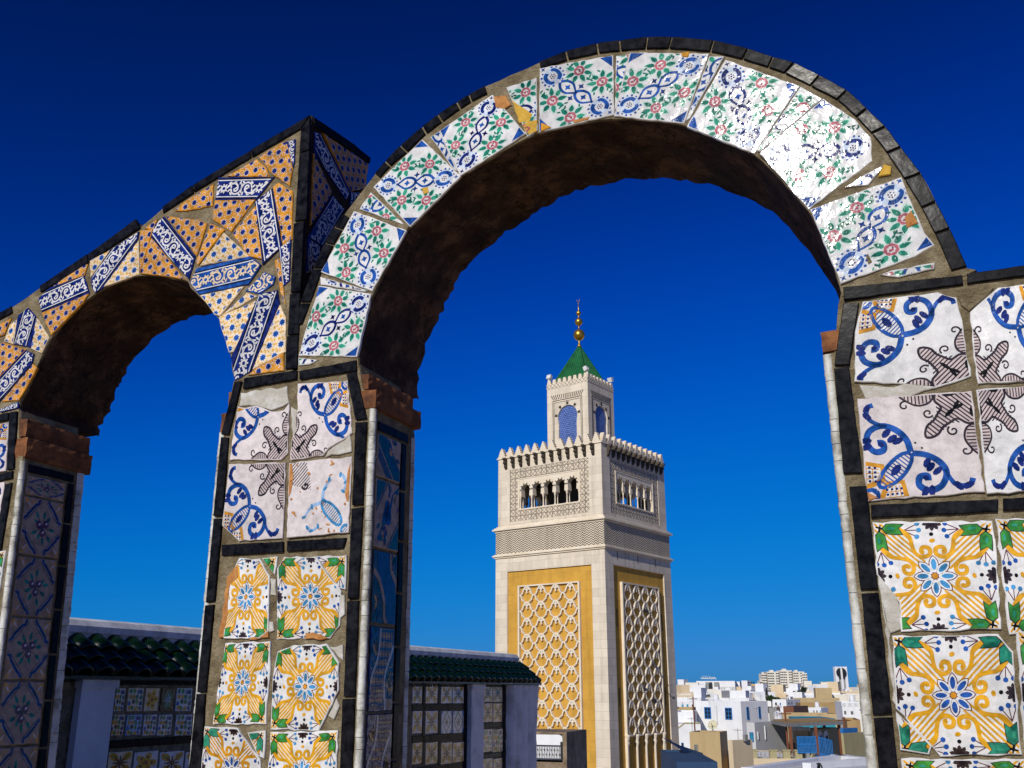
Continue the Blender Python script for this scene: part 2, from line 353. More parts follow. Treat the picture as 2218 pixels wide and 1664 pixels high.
def art_scroll(worn=False):
    """blue scrolls from the top-left corner, manganese quarter cross in the bottom-right corner"""
    a = Art(); h = Art(); bl = 'blue'; dk = 'cobalt'
    if not worn:
        arm = crv([(.44, .575), (.56, .60), (.66, .68), (.71, .80), (.66, .92), (.55, .955), (.465, .90), (.475, .82), (.54, .81), (.545, .86)], 5)
        h.stroke(arm, .060, bl, 2); h.stroke(crv([(.70, .76), (.74, .86), (.80, .93), (.90, .93), (.93, .87)], 4), .036, bl, 2, .05)
        for x, y, an in ((.60, .69, 2.2), (.655, .735, 2.4), (.575, .645, 2.0), (.53, .93, -1.2), (.59, .925, -1.5), (.83, .90, .9), (.91, .90, 2.6)): h.ell(x-.02, y+.035, .055, .030, an, dk, 3, 8)
        h.disc(.53, .83, .027, dk, 3)
        h.poly([(.10, .995), (.37, .995), (.335, .835), (.165, .835)], 'ochre', 2); h.poly([(.145, .99), (.325, .99), (.30, .87), (.19, .87)], 'white', 3)
        for k in range(4):
            h.stroke([(.15+.05*k, .99), (.185+.034*k, .885)], .008, 'orange', 4); 
            for j in range(2): h.disc(.178+.043*k-.004*j, .965-.048*j, .013, 'cobalt', 5, 6)
        h.stroke([(.155, .94), (.30, .94)], .008, 'orange', 4)
        # quarter cross, mirrored half: lobe, curl, edge petal
        h.poly([(1, .30), (.93, .31), (.87, .27), (.80, .30), (.73, .34), (.68, .40), (.61, .415), (.59, .41), (1, 0)], 'mauve', 1)
        h.stroke(crv([(1, .31), (.93, .315), (.86, .27), (.79, .305), (.73, .345), (.685, .405), (.62, .43), (.575, .425)], 4), .022, 'manganese', 3)
        h.spiral(.81, .385, .05, -2.2, -1.1, .017, 'manganese', 3); h.spiral(.905, .58, .05, -.3, .9, .017, 'manganese', 3)
        h.poly([(1, .62), (.95, .56), (.90, .47), (.91, .38), (.96, .33), (1, .33)], 'mauve', 1)
        h.stroke(crv([(1, .62), (.95, .56), (.90, .47), (.91, .38), (.96, .33), (1, .33)], 4), .018, 'manganese', 3)
        hh = Art(); hh.hatch([(1, .60), (.95, .55), (.91, .47), (.92, .38), (.96, .34), (1, .34)], 0, .032, .012, 'manganese', 2); h.join(hh, lambda x, y: (x, y))
        h.ell(.88, .14, .05, .018, 2.6, 'black', 4, 8, .3); h.ell(.985, .20, .016, .05, 0, 'black', 4, 8)
        h.disc(.53, .525, .011, 'manganese', 3, 6)
        a.join(h, lambda x, y: (x, y)); a.join(h, lambda x, y: (1-y, 1-x))
        hb = Art(); hb.hatch([(.60, .42), (.70, .40), (.80, .31), (.92, .31), (1, .28), (1, 0), (.72, .0), (.69, .08), (.69, .20), (.60, .30), (.58, .40)], pi/4, .034, .013, 'manganese', 2)
        a.join(hb, lambda x, y: (x, y)); a.ell(.80, .20, .055, .02, 3*pi/4, 'black', 4, 8, .3)
    wd = 'sky_blue' if worn else bl
    for c, l, wd2 in ((.27, .215, .085), (-.03, .16, .085)):
        cx, cy = c, 1-c; L_ = [(l*cos(t), wd2*sin(t)) for t in [2*pi*i/18 for i in range(19)]]
        f = lambda u, v: (cx+(u+v)*.7071, cy+(-u+v)*.7071)
        a.stroke([f(*q) for q in L_], .036, wd, 3); hh = Art(); hh.hatch([f(*q) for q in L_[:-1]], pi/4, .034, .011, wd, 2); a.join(hh, lambda x, y: (x, y))
        if not worn: a.ell(cx, cy, .065, .036, -pi/4, dk, 3, 9)
    if worn:
        r = random.Random(3)
        for pts in ([(.44, .575), (.60, .62), (.72, .76)], [(.42, .55), (.40, .40), (.30, .28)], [(.14, .23), (.06, .34), (.09, .46)], [(.66, .9), (.58, .95), (.47, .9)]):
            a.stroke(crv(pts, 3), .05, 'paleblue', 2, .03)
            for x, y in pts: a.ell(x+r.uniform(-.03, .03), y, .04, .02, r.uniform(0, 3), 'sky_blue', 3, 7)
        for i in range(26):
            a.ell(r.random(), r.random(), r.uniform(.008, .035), r.uniform(.006, .02), r.uniform(0, 3), 'chip', 5, 7)
        a.poly([(0, .05), (.05, .2), (.06, .5), (.03, .6), (0, .6)], 'chip', 5); a.poly([(.96, 0), (1, 0), (1, .5), (.95, .4), (.93, .2)], 'chip', 5)
        hb = Art(); hb.hatch([(.62, .40), (.80, .34), (1, .30), (1, 0), (.72, .0), (.66, .22)], pi/4, .036, .010, 'manganese', 2); a.join(hb, lambda x, y: (x, y))
        a.spiral(.72, .33, .06, 0, 1, .03, 'manganese', 3)
    return a
def art_stars(n, orange=True, seed=0):
    """n x n field of stars, one unit per star"""
    r = random.Random(seed); a = Art()
    for i in range(-n, n+1):
        for j in range(-n, n+1):
            x, y = i+.5*(j % 2), j*.92
            if orange:
                a.star(x, y, .395, 'white', 1, 8, .64, .2)
                a.star(x, y, .335, 'cobalt', 2, 8, .62, .2+r.uniform(-.1, .1))
                for k in range(7):
                    an = r.uniform(0, 6.28); q = r.uniform(.42, .78); s_ = r.uniform(.04, .085); X, Y = x+q*cos(an), y+q*sin(an); b = r.uniform(0, 3)
                    a.stroke([(X-s_*cos(b), Y-s_*sin(b)), (X, Y+s_*.5), (X+s_*cos(b), Y+s_*sin(b))], .052, 'white', 1, .03)
            else:
                a.star(x, y, .36, 'white', 1, 8, .7, .2); a.star(x, y, .30, 'blue', 2, 8, .66, .2+r.uniform(-.1, .1))
                for k in range(7):
                    an = k*.9+r.uniform(-.1, .1); q = .52 if k % 2 else .45; X, Y = x+q*cos(an), y+q*sin(an)
                    a.poly([(X+.15*cos(an), Y+.15*sin(an)), (X+.125*cos(an+2.3), Y+.125*sin(an+2.3)), (X+.125*cos(an-2.3), Y+.125*sin(an-2.3))], 'yellow', 1)
    return a
def art_band(n, seed=0, ink='white'):
    """arabesque band: x along in band widths, y across -.5 to .5"""
    a = Art(); X0, X1 = -n, n
    for s_ in (1, -1):
        a.stroke([(X0, s_*.475), (X1, s_*.475)], .05, 'black', 2); a.stroke([(X0, s_*.405), (X1, s_*.405)], .045, 'white', 2)
        a.stroke([(X0, s_*.35), (X1, s_*.35)], .02, 'blue', 1)
    k = -n
    while k < n:
        u = Art()
        u.ring(0, 0, .13, .085, ink, 2, 12)
        for i in range(8): u.ell(.19*cos(i*pi/4+.2), .19*sin(i*pi/4+.2), .06, .045, i*pi/4+.2, ink, 2, 7)
        for s_ in (1, -1):
            u.stroke(crv([(s_*.2, s_*.06), (s_*.38, s_*.22), (s_*.62, s_*.24), (s_*.80, s_*.08), (s_*.78, -s_*.10), (s_*.64, -s_*.12), (s_*.60, 0)], 4), .10, ink, 2, .075)
            u.stroke(crv([(s_*.26, -s_*.16), (s_*.42, -s_*.04), (s_*.50, -s_*.2), (s_*.70, -s_*.28), (s_*.92, -s_*.20), (s_*1.02, s_*.02), (s_*.98, s_*.24)], 4), .085, ink, 2, .07)
            for x, y, an in ((.30, .27, .6), (.46, -.27, 2.4), (.58, .30, .2), (.90, .27, 1.2), (.95, -.29, -.6), (.40, .10, 1.9), (.72, .02, .4)):
                u.ell(s_*x, s_*y, .095, .045, an, ink, 2, 7, .4)
        a.join(u, lambda x, y: (x+k, y)); k += 2.04
    return a
def art_bouquet(seed=0):
    a = Art(); r = random.Random(seed); c = Art()
    c.stroke([(0, .60), (.09, .66), (.13, .72), (.30, .88), (.36, .90), (.40, 1.0)], .05, 'cobalt', 1); c.stroke([(.05, .57), (.14, .64), (.35, .85), (.45, .95)], .012, 'cobalt', 1)
    c.ell(.1, .9, .12, .05, -.8, 'ochre', 1, 9); c.ell(.12, .88, .075, .02, -.8, 'grey_white', 2, 7); c.spiral(.22, .93, .05, 0, 1, .02, 'ochre', 2)
    a.join(rot4(c), lambda x, y: (x, y))
    for k in range(3):
        x, y = .5+.1*cos(2.1*k+.6), .5+.1*sin(2.1*k+.6); a.disc(x, y, .075, 'plum', 2, 9); a.ell(x+.015, y+.01, .035, .022, .6, 'pinkwhite', 3, 7)
    for k in range(9):
        an = k*.7+r.uniform(-.2, .2); q = r.uniform(.17, .27); a.ell(.5+q*cos(an), .5+q*sin(an), .06, .036, an, 'teal', 1, 8, .4); a.stroke([(.5, .5), (.5+q*cos(an), .5+q*sin(an))], .012, 'manganese', 1)
    return a
def art_broken(k):
    """tall jamb tiles of the middle pillar: sprays, ribbons, plaid"""
    a = Art(); r = random.Random(k+40)
    def spray(n, x0, x1, y0, y1):
        for i in range(n):
            x, y = r.uniform(x0, x1), r.uniform(y0, y1); an = r.uniform(0, 3)
            a.ell(x, y, .07, .035, an, ('pine', 'plum', 'ochre', 'pine', 'cobalt')[i % 5], 3, 8, .3)
            if i % 3 == 0: a.spiral(x+.06, y, .06, an, 1, .02, 'cobalt', 3)
    if k == 0:
        a.poly([(0, 1), (.35, 1), (1, .25), (1, 0), (.75, 0), (0, .8)], 'pine', 1); a.poly([(0, .75), (0, .45), (.4, 0), (.7, 0)], 'manganese', 1)
        for i in range(6): a.stroke([(0, .4-.07*i), (.35-.05*i, 0)], .02, 'jamb_white', 2)
        a.stroke(crv([(.45, .95), (.6, .7), (.55, .5), (.75, .3), (.9, .35)], 4), .05, 'cobalt', 2); spray(9, .5, .95, .45, .95)
    elif k == 1:
        a.poly([(0, 1), (.45, 1), (0, .55)], 'pine', 1); a.poly([(.55, 0), (1, .4), (1, 0)], 'pine', 1); a.stroke([(0, .5), (.5, 1)], .03, 'manganese', 2); a.stroke([(.5, 0), (1, .45)], .03, 'manganese', 2)
        a.stroke(crv([(.1, .1), (.3, .3), (.35, .5), (.6, .6), (.7, .8), (.9, .9)], 4), .06, 'cobalt', 2)
        for x, y in ((.45, .52), (.55, .55), (.48, .62), (.55, .45), (.4, .45)): a.disc(x, y, .11, 'cobalt', 3)
        spray(10, .05, .5, .05, .4); spray(8, .5, .95, .6, .95)
    elif k == 2:
        a.poly([(.15, 1), (.75, 1), (.8, .7), (1, .55), (1, .0), (.65, 0), (.5, .35), (.2, .6)], 'cobalt', 1)
        for i in range(14): x, y = r.uniform(.3, .9), r.uniform(.1, .95); a.stroke([(x, y), (x+.06, y-.1)], .018, 'cobalt', 2)
        a.stroke(crv([(.7, 1), (.75, .75), (.95, .6), (1, .45)], 5), .09, 'jamb_white', 3); a.stroke(crv([(0, .72), (.25, .6), (.45, .35), (.5, .1), (.6, 0)], 5), .09, 'jamb_white', 3)
        spray(12, .02, .35, .05, .55); spray(6, .8, 1, .7, 1)
    else:
        reg = [(.35, 1), (.95, 1), (.95, .75), (.6, .35), (.65, 0), (.0, 0), (.05, .4), (.3, .65)]; a.poly(reg, 'jamb_white', 1)
        for an, m in ((0, 'cobalt'), (pi/2, 'cobalt'), (0, 'ochre')):
            h = Art(); h.hatch(reg, an, .11, .03 if m == 'cobalt' else .02, m, 2 if an == 0 else 3); a.join(h, lambda x, y: (x, y+(.05 if m == 'ochre' else 0)))
        a.stroke(crv([(.38, 1), (.32, .65), (.08, .42), (0, .2)], 4), .06, 'grey_white', 4); a.stroke(crv([(.95, .78), (.62, .4), (.68, 0)], 4), .06, 'grey_white', 4)
        spray(9, .72, 1, .02, .5); spray(8, .0, .28, .7, 1)
    return a
def art_panel(k):
    """small tiles of the far side wall"""
    a = Art(); r = random.Random(k)
    if k == 0:                                                  # eight petalled rosette on ochre
        for i in range(4): an = pi/4+i*pi/2; a.ell(.5+.38*cos(an), .5+.38*sin(an), .23, .15, an, 'ochre', 1, 9); a.ell(.5+.40*cos(an), .5+.40*sin(an), .1, .05, an, 'leaf', 2, 8)
        for i in range(8): an = i*pi/4; a.ell(.5+.16*cos(an), .5+.16*sin(an), .15, .045, an, 'manganese', 3, 8, .2)
        a.disc(.5, .5, .05, 'plum', 4)
    elif k == 1:                                                # teal diamond
        a.stroke([(.5, .98), (.9, .5), (.5, .02), (.1, .5), (.5, .98)], .09, 'teal', 1)
        for i in range(6): an = i*pi/3; a.ell(.5+.1*cos(an), .5+.1*sin(an), .1, .035, an, 'manganese', 2, 8)
        for x, y in ((0, 0), (1, 0), (0, 1), (1, 1)): a.disc(x, y, .2, 'sky_blue', 1, 10)
    elif k == 2:                                                # broken star mosaic
        cols = ('cobalt', 'teal', 'ochre', 'manganese', 'blue', 'leaf')
        for i in range(4):
            for j in range(4):
                x, y = .12+.25*i+r.uniform(-.05, .05), .12+.25*j+r.uniform(-.05, .05)
                a.poly([(x+.12*cos(t+.4), y+.12*sin(t+.4)) for t in [2*pi*q/5+r.uniform(-.2, .2) for q in range(5)]], cols[r.randrange(6)], 1)
    elif k == 3:                                                # white cross on teal
        a.poly([(.5, .95), (.85, .7), (.85, .3), (.5, .05), (.15, .3), (.15, .7)], 'teal', 1)
        for i in range(6): an = i*pi/3+pi/6; a.ell(.5+.13*cos(an), .5+.13*sin(an), .12, .035, an, 'paleblue', 2, 7)
    else:
        for i in range(5): an = i*1.257; a.ell(.5+.27*cos(an), .5+.27*sin(an), .2, .15, an, 'yellow', 1, 9); a.disc(.5+.27*cos(an), .5+.27*sin(an), .06, 'manganese', 2)
        a.disc(.5, .5, .16, 'orange', 2); a.star(.5, .5, .12, 'manganese', 3, 6, .5)
    return a

# ------------------------------------------------------------------ a glazed piece: polygon with thickness, rounded rim, painted ornament
def shrink(p, k):
    n = len(p); out = []
    for i in range(n):
        a, b, c = p[i-1], p[i], p[(i+1) % n]
        d1 = (b[0]-a[0], b[1]-a[1]); d2 = (c[0]-b[0], c[1]-b[1]); l1 = hypot(*d1) or 1; l2 = hypot(*d2) or 1
        n1 = (-d1[1]/l1, d1[0]/l1); n2 = (-d2[1]/l2, d2[0]/l2); q = 1+n1[0]*n2[0]+n1[1]*n2[1]; q = max(q, .35)
        out.append((b[0]+(n1[0]+n2[0])*k/q, b[1]+(n1[1]+n2[1])*k/q))
    return out
def ragged(p, step, amp, r):
    out = []; n = len(p)
    for i in range(n):
        a, b = p[i], p[(i+1) % n]; L = hypot(b[0]-a[0], b[1]-a[1]); k = max(1, int(L/step)); nx, ny = -(b[1]-a[1])/(L or 1), (b[0]-a[0])/(L or 1)
        for j in range(k):
            t = j/k; e = r.uniform(-amp, amp) if j else r.uniform(-amp, 0)*.5
            out.append((a[0]+(b[0]-a[0])*t+nx*e, a[1]+(b[1]-a[1])*t+ny*e))
    return out
rt = random.Random(77)
def tile(name, poly, base, parent, art=None, amap=None, to3=P, h=.004, jag=.0011, tilt=None, plane='uv'):
    """poly in plane units (metres), counter-clockwise or not; art mapped by amap; to3(x, depth, y) -> world"""
    if area2(poly) < 0: poly = poly[::-1]
    cx = sum(q[0] for q in poly)/len(poly); cy = sum(q[1] for q in poly)/len(poly)
    sd = rt.uniform(0, 99); a0_ = amap
    if amap: amap = lambda x, y: a0_(x+.016*noise.noise(Vector((x*3, y*3, sd))), y+.016*noise.noise(Vector((x*3, y*3, sd+50))))   # no two brush lines alike
    tu, tv = tilt if tilt else (rt.gauss(0, .010), rt.gauss(0, .010))
    z = lambda x, y, l: -h-.0001-l*.00018+tu*(x-cx)+tv*(y-cy)
    rim = ragged(poly, .014, jag, rt) if jag else poly
    top = shrink(rim, .0013); n = len(rim); V = []; Fc = []; M = []; mats = [base]
    for x, y in top: V.append(to3(x, z(x, y, 0)+.0001, y))
    for x, y in rim: V.append(to3(x, z(x, y, 0)+.0014, y))
    for x, y in rim: V.append(to3(x, .003, y))
    for k in (0, n):
        for i in range(n): j = (i+1) % n; Fc.append((k+i, k+n+i, k+n+j, k+j))
    for t in tess(top): Fc.append(t)
    M = [0]*len(Fc)
    if art:
        cl = shrink(poly, .0022)
        if area2(cl) < 0: cl = poly
        cps = [cl] if convex(cl) else [[cl[i] for i in t] for t in tess(cl)]
        x0 = min(q[0] for q in cl); x1 = max(q[0] for q in cl); y0 = min(q[1] for q in cl); y1 = max(q[1] for q in cl)
        for m, l, q in art.p:
            q = [amap(*c) for c in q]
            if max(c[0] for c in q) < x0 or min(c[0] for c in q) > x1 or max(c[1] for c in q) < y0 or min(c[1] for c in q) > y1: continue
            if area2(q) < 0: q = q[::-1]
            for cp_ in cps:
                r_ = clip(q, cp_)
                if len(r_) < 3 or abs(area2(r_)) < 2e-8: continue
                k = len(V); V += [to3(x, z(x, y, l), y) for x, y in r_]; Fc.append(list(range(k, k+len(r_))))
                if m not in mats: mats.append(m)
                M.append(mats.index(m))
    return part(name, V, Fc, mats, parent, M)
def quad_map(q):
    """unit square (y up) to quad given as top-left, top-right, bottom-right, bottom-left"""
    a, b, c, d = q
    return lambda x, y: tuple((a[i]*(1-x)+b[i]*x)*y+(d[i]*(1-x)+c[i]*x)*(1-y) for i in (0, 1))
def frame_map(o, ang, s): c, n = cos(ang)*s, sin(ang)*s; return lambda x, y: (o[0]+x*c-y*n, o[1]+x*n+y*c)

# ================================================================== the tiled arcade
T_ARCH, T_PIL = .262, .185
arc = thing('tiled_arcade', P(.1, .1, 0), 'broken-tile arcade with two round arches and black glazed borders in the foreground', 'arcade')
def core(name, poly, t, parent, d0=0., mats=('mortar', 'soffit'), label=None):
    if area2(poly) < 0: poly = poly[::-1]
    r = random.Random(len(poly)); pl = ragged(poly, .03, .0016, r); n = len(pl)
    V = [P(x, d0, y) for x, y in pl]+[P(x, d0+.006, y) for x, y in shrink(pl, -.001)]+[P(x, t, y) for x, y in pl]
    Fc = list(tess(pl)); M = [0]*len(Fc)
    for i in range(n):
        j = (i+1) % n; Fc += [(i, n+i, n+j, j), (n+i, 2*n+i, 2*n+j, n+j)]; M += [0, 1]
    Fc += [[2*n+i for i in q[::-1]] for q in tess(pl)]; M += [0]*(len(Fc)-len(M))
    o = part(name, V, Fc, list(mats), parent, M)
    if label: o['label'] = label
    return o
def soffit(pts, t, parent, nd=14):
    """rough brick and plaster underside along the intrados"""
    Q = []
    for i in range(len(pts)-1):
        a, b = pts[i], pts[i+1]; k = max(1, int(hypot(b[0]-a[0], b[1]-a[1])/.012)); Q += [(a[0]+(b[0]-a[0])*j/k, a[1]+(b[1]-a[1])*j/k) for j in range(k)]
    Q.append(pts[-1]); n = len(Q); V = []; Fc = []; s = 0
    for i, q in enumerate(Q):
        a, b = Q[max(i-1, 0)], Q[min(i+1, n-1)]; L = hypot(b[0]-a[0], b[1]-a[1]); nx, ny = -(b[1]-a[1])/L, (b[0]-a[0])/L
        s += L/2
        for j in range(nd+1):
            d = .0035+(t+.004)*j/nd; e = noise.fractal(Vector((s*14, d*14, 3)), .9, 2.2, 4)*.007+noise.noise(Vector((s*5, d*6, 9)))*.006+abs(noise.noise(Vector((s*60, d*60, 4))))*.004
            e += -.0015*(abs((s/.062+.3*noise.noise(Vector((s*6, 1, 1)))) % 1-.5) > .45)               # brick joints
            e = e*min(1, j/3)-.001; V.append(P(q[0]+nx*e, d+(rt.uniform(-.006, .008) if j == nd else 0), q[1]+ny*e))
    for i in range(n-1):
        for j in range(nd): k = i*(nd+1)+j; Fc.append((k, k+1, k+nd+2, k+nd+1))
    return part('soffit', V, Fc, 'soffit', parent, None, True)

# ---- right arch
OUT = [(648.4, 706), (652.5, 656.8), (680, 583), (705.5, 527.4), (725.4, 492.6), (747.3, 463.7), (813, 378.2), (835.8, 351.3), (868.7, 317.5), (915.8, 276.6), (949.6, 250), (990.5, 223.6),
       (1017, 206.7), (1053, 187.4), (1168, 136.8), (1226.8, 112.7), (1294.3, 95.8), (1342.5, 89.5), (1403.7, 82.4), (1456.8, 82.4), (1546.9, 89.4), (1621.6, 108), (1675.5, 126), (1721, 138.4),
       (1776.3, 166), (1835.3, 198), (1878, 238), (1918.3, 277), (1951.5, 321.8), (1995, 377.8), (2027, 440), (2057.3, 498), (2094.6, 581)]
INN = [(655.6, 704), (673, 656.8), (699.7, 583), (723.4, 532.4), (742.3, 498.5), (759, 471.7), (823, 387), (846.8, 361.3), (882.6, 330.5), (924, 291), (959.2, 264.6), (997.8, 237),
       (1021.9, 221), (1058, 203.3), (1170.4, 151.3), (1230.7, 131), (1296.7, 116.5), (1345, 111.7), (1399.6, 107.3), (1449.4, 106), (1539.8, 113.5), (1609, 129.7), (1665, 147.5), (1700.4, 160),
       (1756.4, 187.8), (1814.5, 218), (1856, 255.4), (1889, 290.7), (1922.4, 334.2), (1959.8, 390.2), (1997, 452.5), (2026, 508.5), (2061.4, 589.4)]
out_w = [W(*q) for q in OUT]; inn_w = [W(*q) for q in INN]
intr = wp('H', [(365, 1545), (365, 1440), (385, 1350), (425, 1230), (490, 1100), (585, 922), (660, 850), (825, 692), (960, 608), (1115, 518), (1180, 492), (1340, 452), (1500, 428)]) + \
       wp('G', [(65, 500), (200, 500), (330, 512), (430, 530), (560, 572), (700, 632), (810, 692), (920, 792), (1000, 882), (1090, 985), (1140, 1082), (1200, 1222), (1250, 1370), (1265, 1425)])
intr_s = crv(intr, 3)
ra = core('arch', wp('C', [(1296, 1285), (1300, 1000)])+crv(out_w, 2)+wp('G', [(1960, 1290), (1900, 1320)])+intr_s[::-1], T_ARCH, arc, label='round arch faced with rose-patterned tiles under a black border')
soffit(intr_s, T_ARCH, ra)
GAP = {5, 13}
for i in range(len(OUT)-1):
    if i in GAP: continue
    def lerp(a, b, t): return (a[0]+(b[0]-a[0])*t, a[1]+(b[1]-a[1])*t)
    k = .0022/max(.01, hypot(out_w[i+1][0]-out_w[i][0], out_w[i+1][1]-out_w[i][1]))
    tile('border_tile', [lerp(out_w[i], out_w[i+1], k), lerp(out_w[i], out_w[i+1], 1-k), lerp(inn_w[i], inn_w[i+1], 1-k), lerp(inn_w[i], inn_w[i+1], k)], 'black', ra, h=.0055, jag=.0006)
ROSE = [art_rose(k) for k in range(4)]
def rose(c, q, diag, k, poly=None, tilt=None):
    Q = wp(c, q); R_ = Q[1:]+Q[:1] if diag else Q
    pl = wp(c, poly) if poly else Q; pl = shrink(pl if area2(pl) > 0 else pl[::-1], -.0012); tile('tile', pl, 'white', ra, ROSE[k % 4], quad_map(R_), tilt=tilt)
rose('H', [(192, 1185), (425, 1222), (360, 1500), (102, 1495)], 1, 0)
rose('H', [(350, 850), (580, 935), (430, 1205), (205, 1120)], 0, 1)
rose('H', [(655, 530), (825, 690), (600, 915), (440, 740)], 1, 2)
rose('H', [(970, 328), (1118, 502), (825, 687), (735, 487)], 0, 3)
rose('H', [(1185, 207), (1510, 152), (1515, 415), (1180, 492)], 0, 1)
rose('G', [(162, 165), (565, 165), (435, 523), (78, 490)], 1, 2, tilt=(.02, -.015))
rose('G', [(658, 202), (1038, 335), (805, 682), (458, 545)], 0, 0, tilt=(.006, -.008))
rose('G', [(1167, 407), (1428, 640), (1090, 973), (840, 692)], 1, 3, [(1167, 407), (1330, 510), (1408, 600), (1418, 720), (1090, 973), (840, 692)], tilt=(.033, -.020))
rose('G', [(1580, 812), (1750, 1150), (1258, 1362), (1103, 985)], 0, 1, [(1570, 812), (1620, 940), (1690, 1100), (1740, 1160), (1640, 1220), (1480, 1280), (1258, 1362), (1103, 985)], tilt=(.034, -.012))
wedge = [('H', [(198, 1142), (415, 1203), (395, 1209), (200, 1178)]), ('H', [(425, 764), (573, 908), (374, 840)]), ('H', [(692, 516), (735, 489), (812, 668), (798, 664)]),
         ('H', [(1032, 292), (1168, 248), (1172, 488), (1128, 516)]), ('H', [(101, 1505), (188, 1516), (150, 1535), (100, 1540)]), ('G', [(86, 176), (158, 166), (80, 465)]),
         ('G', [(573, 180), (650, 179), (470, 500), (447, 515)]), ('G', [(1048, 336), (1158, 400), (838, 676), (820, 672)]), ('G', [(1385, 795), (1490, 742), (1400, 850), (1275, 862)]),
         ('G', [(1462, 1318), (1520, 1296), (1748, 1256), (1742, 1288), (1560, 1330)])]
for i, (c, q) in enumerate(wedge):
    Q = wp(c, q); cx = sum(p[0] for p in Q)/len(Q); cy = sum(p[1] for p in Q)/len(Q); a = i*1.3
    f = frame_map((cx, cy), a, .155); tile('tile', Q, 'white', ra, ROSE[i % 4], lambda x, y, f=f: f(x-.32, y-.62))
chips = [('H', [(1058, 348), (1105, 382), (1150, 415), (1138, 450), (1090, 452)], 'bare_ochre'), ('H', [(1105, 455), (1172, 440), (1170, 490), (1128, 512)], 'bare_ochre'), ('H', [(975, 335), (1030, 330), (1055, 372), (1020, 392), (985, 385)], 'chip'),
         ('H', [(655, 745), (680, 740), (686, 765), (662, 775)], 'bare_ochre'), ('H', [(1190, 452), (1235, 475), (1188, 492)], 'ochre'), ('H', [(1330, 440), (1410, 425), (1400, 440), (1340, 455)], 'chip'),
         ('G', [(1480, 742), (1520, 755), (1515, 795), (1452, 805)], 'bare_ochre'), ('G', [(1375, 1215), (1400, 1205), (1425, 1255), (1400, 1270)], 'mortar'), ('G', [(425, 160), (470, 155), (460, 185), (430, 182)], 'ochre'),
         ('G', [(1625, 985), (1660, 1050), (1600, 1075), (1590, 1020)], 'chip')]
for c, q, m in chips: tile('chip', wp(c, q), m, ra, h=.0050, jag=.0015, tilt=(0, 0))
# ---- left arch with its stepped end block
l_int = wp('A', [(133, 1505), (140, 1430), (200, 1330), (232, 1250), (285, 1130), (310, 1080), (370, 970), (460, 850), (560, 742), (680, 655), (760, 602), (850, 567), (1000, 522), (1150, 522), (1250, 547)]) + \
        wp('C', [(125, 335), (160, 402), (240, 482), (310, 552), (380, 642), (440, 712), (480, 772), (530, 902), (570, 1032), (590, 1150), (605, 1290), (635, 1390)])
l_int = crv(l_int, 3)
apex = W(*px('B', 2042, 52)); UB = apex[0]
l_out = wp('A', [(-330, 990), (0, 800), (88, 752), (180, 690), (293, 608), (635, 382), (985, 140), (1010, 175)])+wp('B', [(385, 1095), (725, 855), (1370, 462)])+[(UB-.001, apex[1]-.001)]
b_end = W(*px('C', 1290, 1275))
la = core('arch', l_out+[(UB-.001, b_end[1])]+l_int[::-1]+wp('A', [(-330, 1560)]), T_ARCH, arc, label='lower arch faced with orange star tiles and blue scroll bands')
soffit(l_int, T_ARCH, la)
for c, q in (('A', [(-300, 958), (88, 745), (95, 790), (-300, 1010)]), ('A', [(295, 600), (632, 373), (640, 438), (300, 645)]), ('A', [(640, 370), (985, 122), (1015, 182), (642, 430)]),
             ('B', [(385, 1085), (716, 852), (733, 928), (390, 1155)]), ('B', [(731, 842), (1364, 458), (1378, 530), (742, 918)]), ('B', [(1374, 450), (2038, 60), (1933, 212), (1391, 528)]),
             ('B', [(2038, 82), (2030, 450), (1926, 482), (1938, 218)]), ('B', [(2030, 462), (2002, 1228), (1872, 1250), (1922, 492)]), ('C', [(1368, -285), (1332, 453), (1227, 464), (1262, -265)]),
             ('C', [(1222, 480), (1330, 468), (1312, 902), (1196, 912)]), ('C', [(1194, 926), (1310, 913), (1294, 1262), (1172, 1272)])):
    tile('border_tile', wp(c, q), 'black', la, h=.0055, jag=.0006)
STO, STC, BAND, BANDC = art_stars(9, True, 1), art_stars(7, False, 2), art_band(3, 0), art_band(3, 1, 'cream')
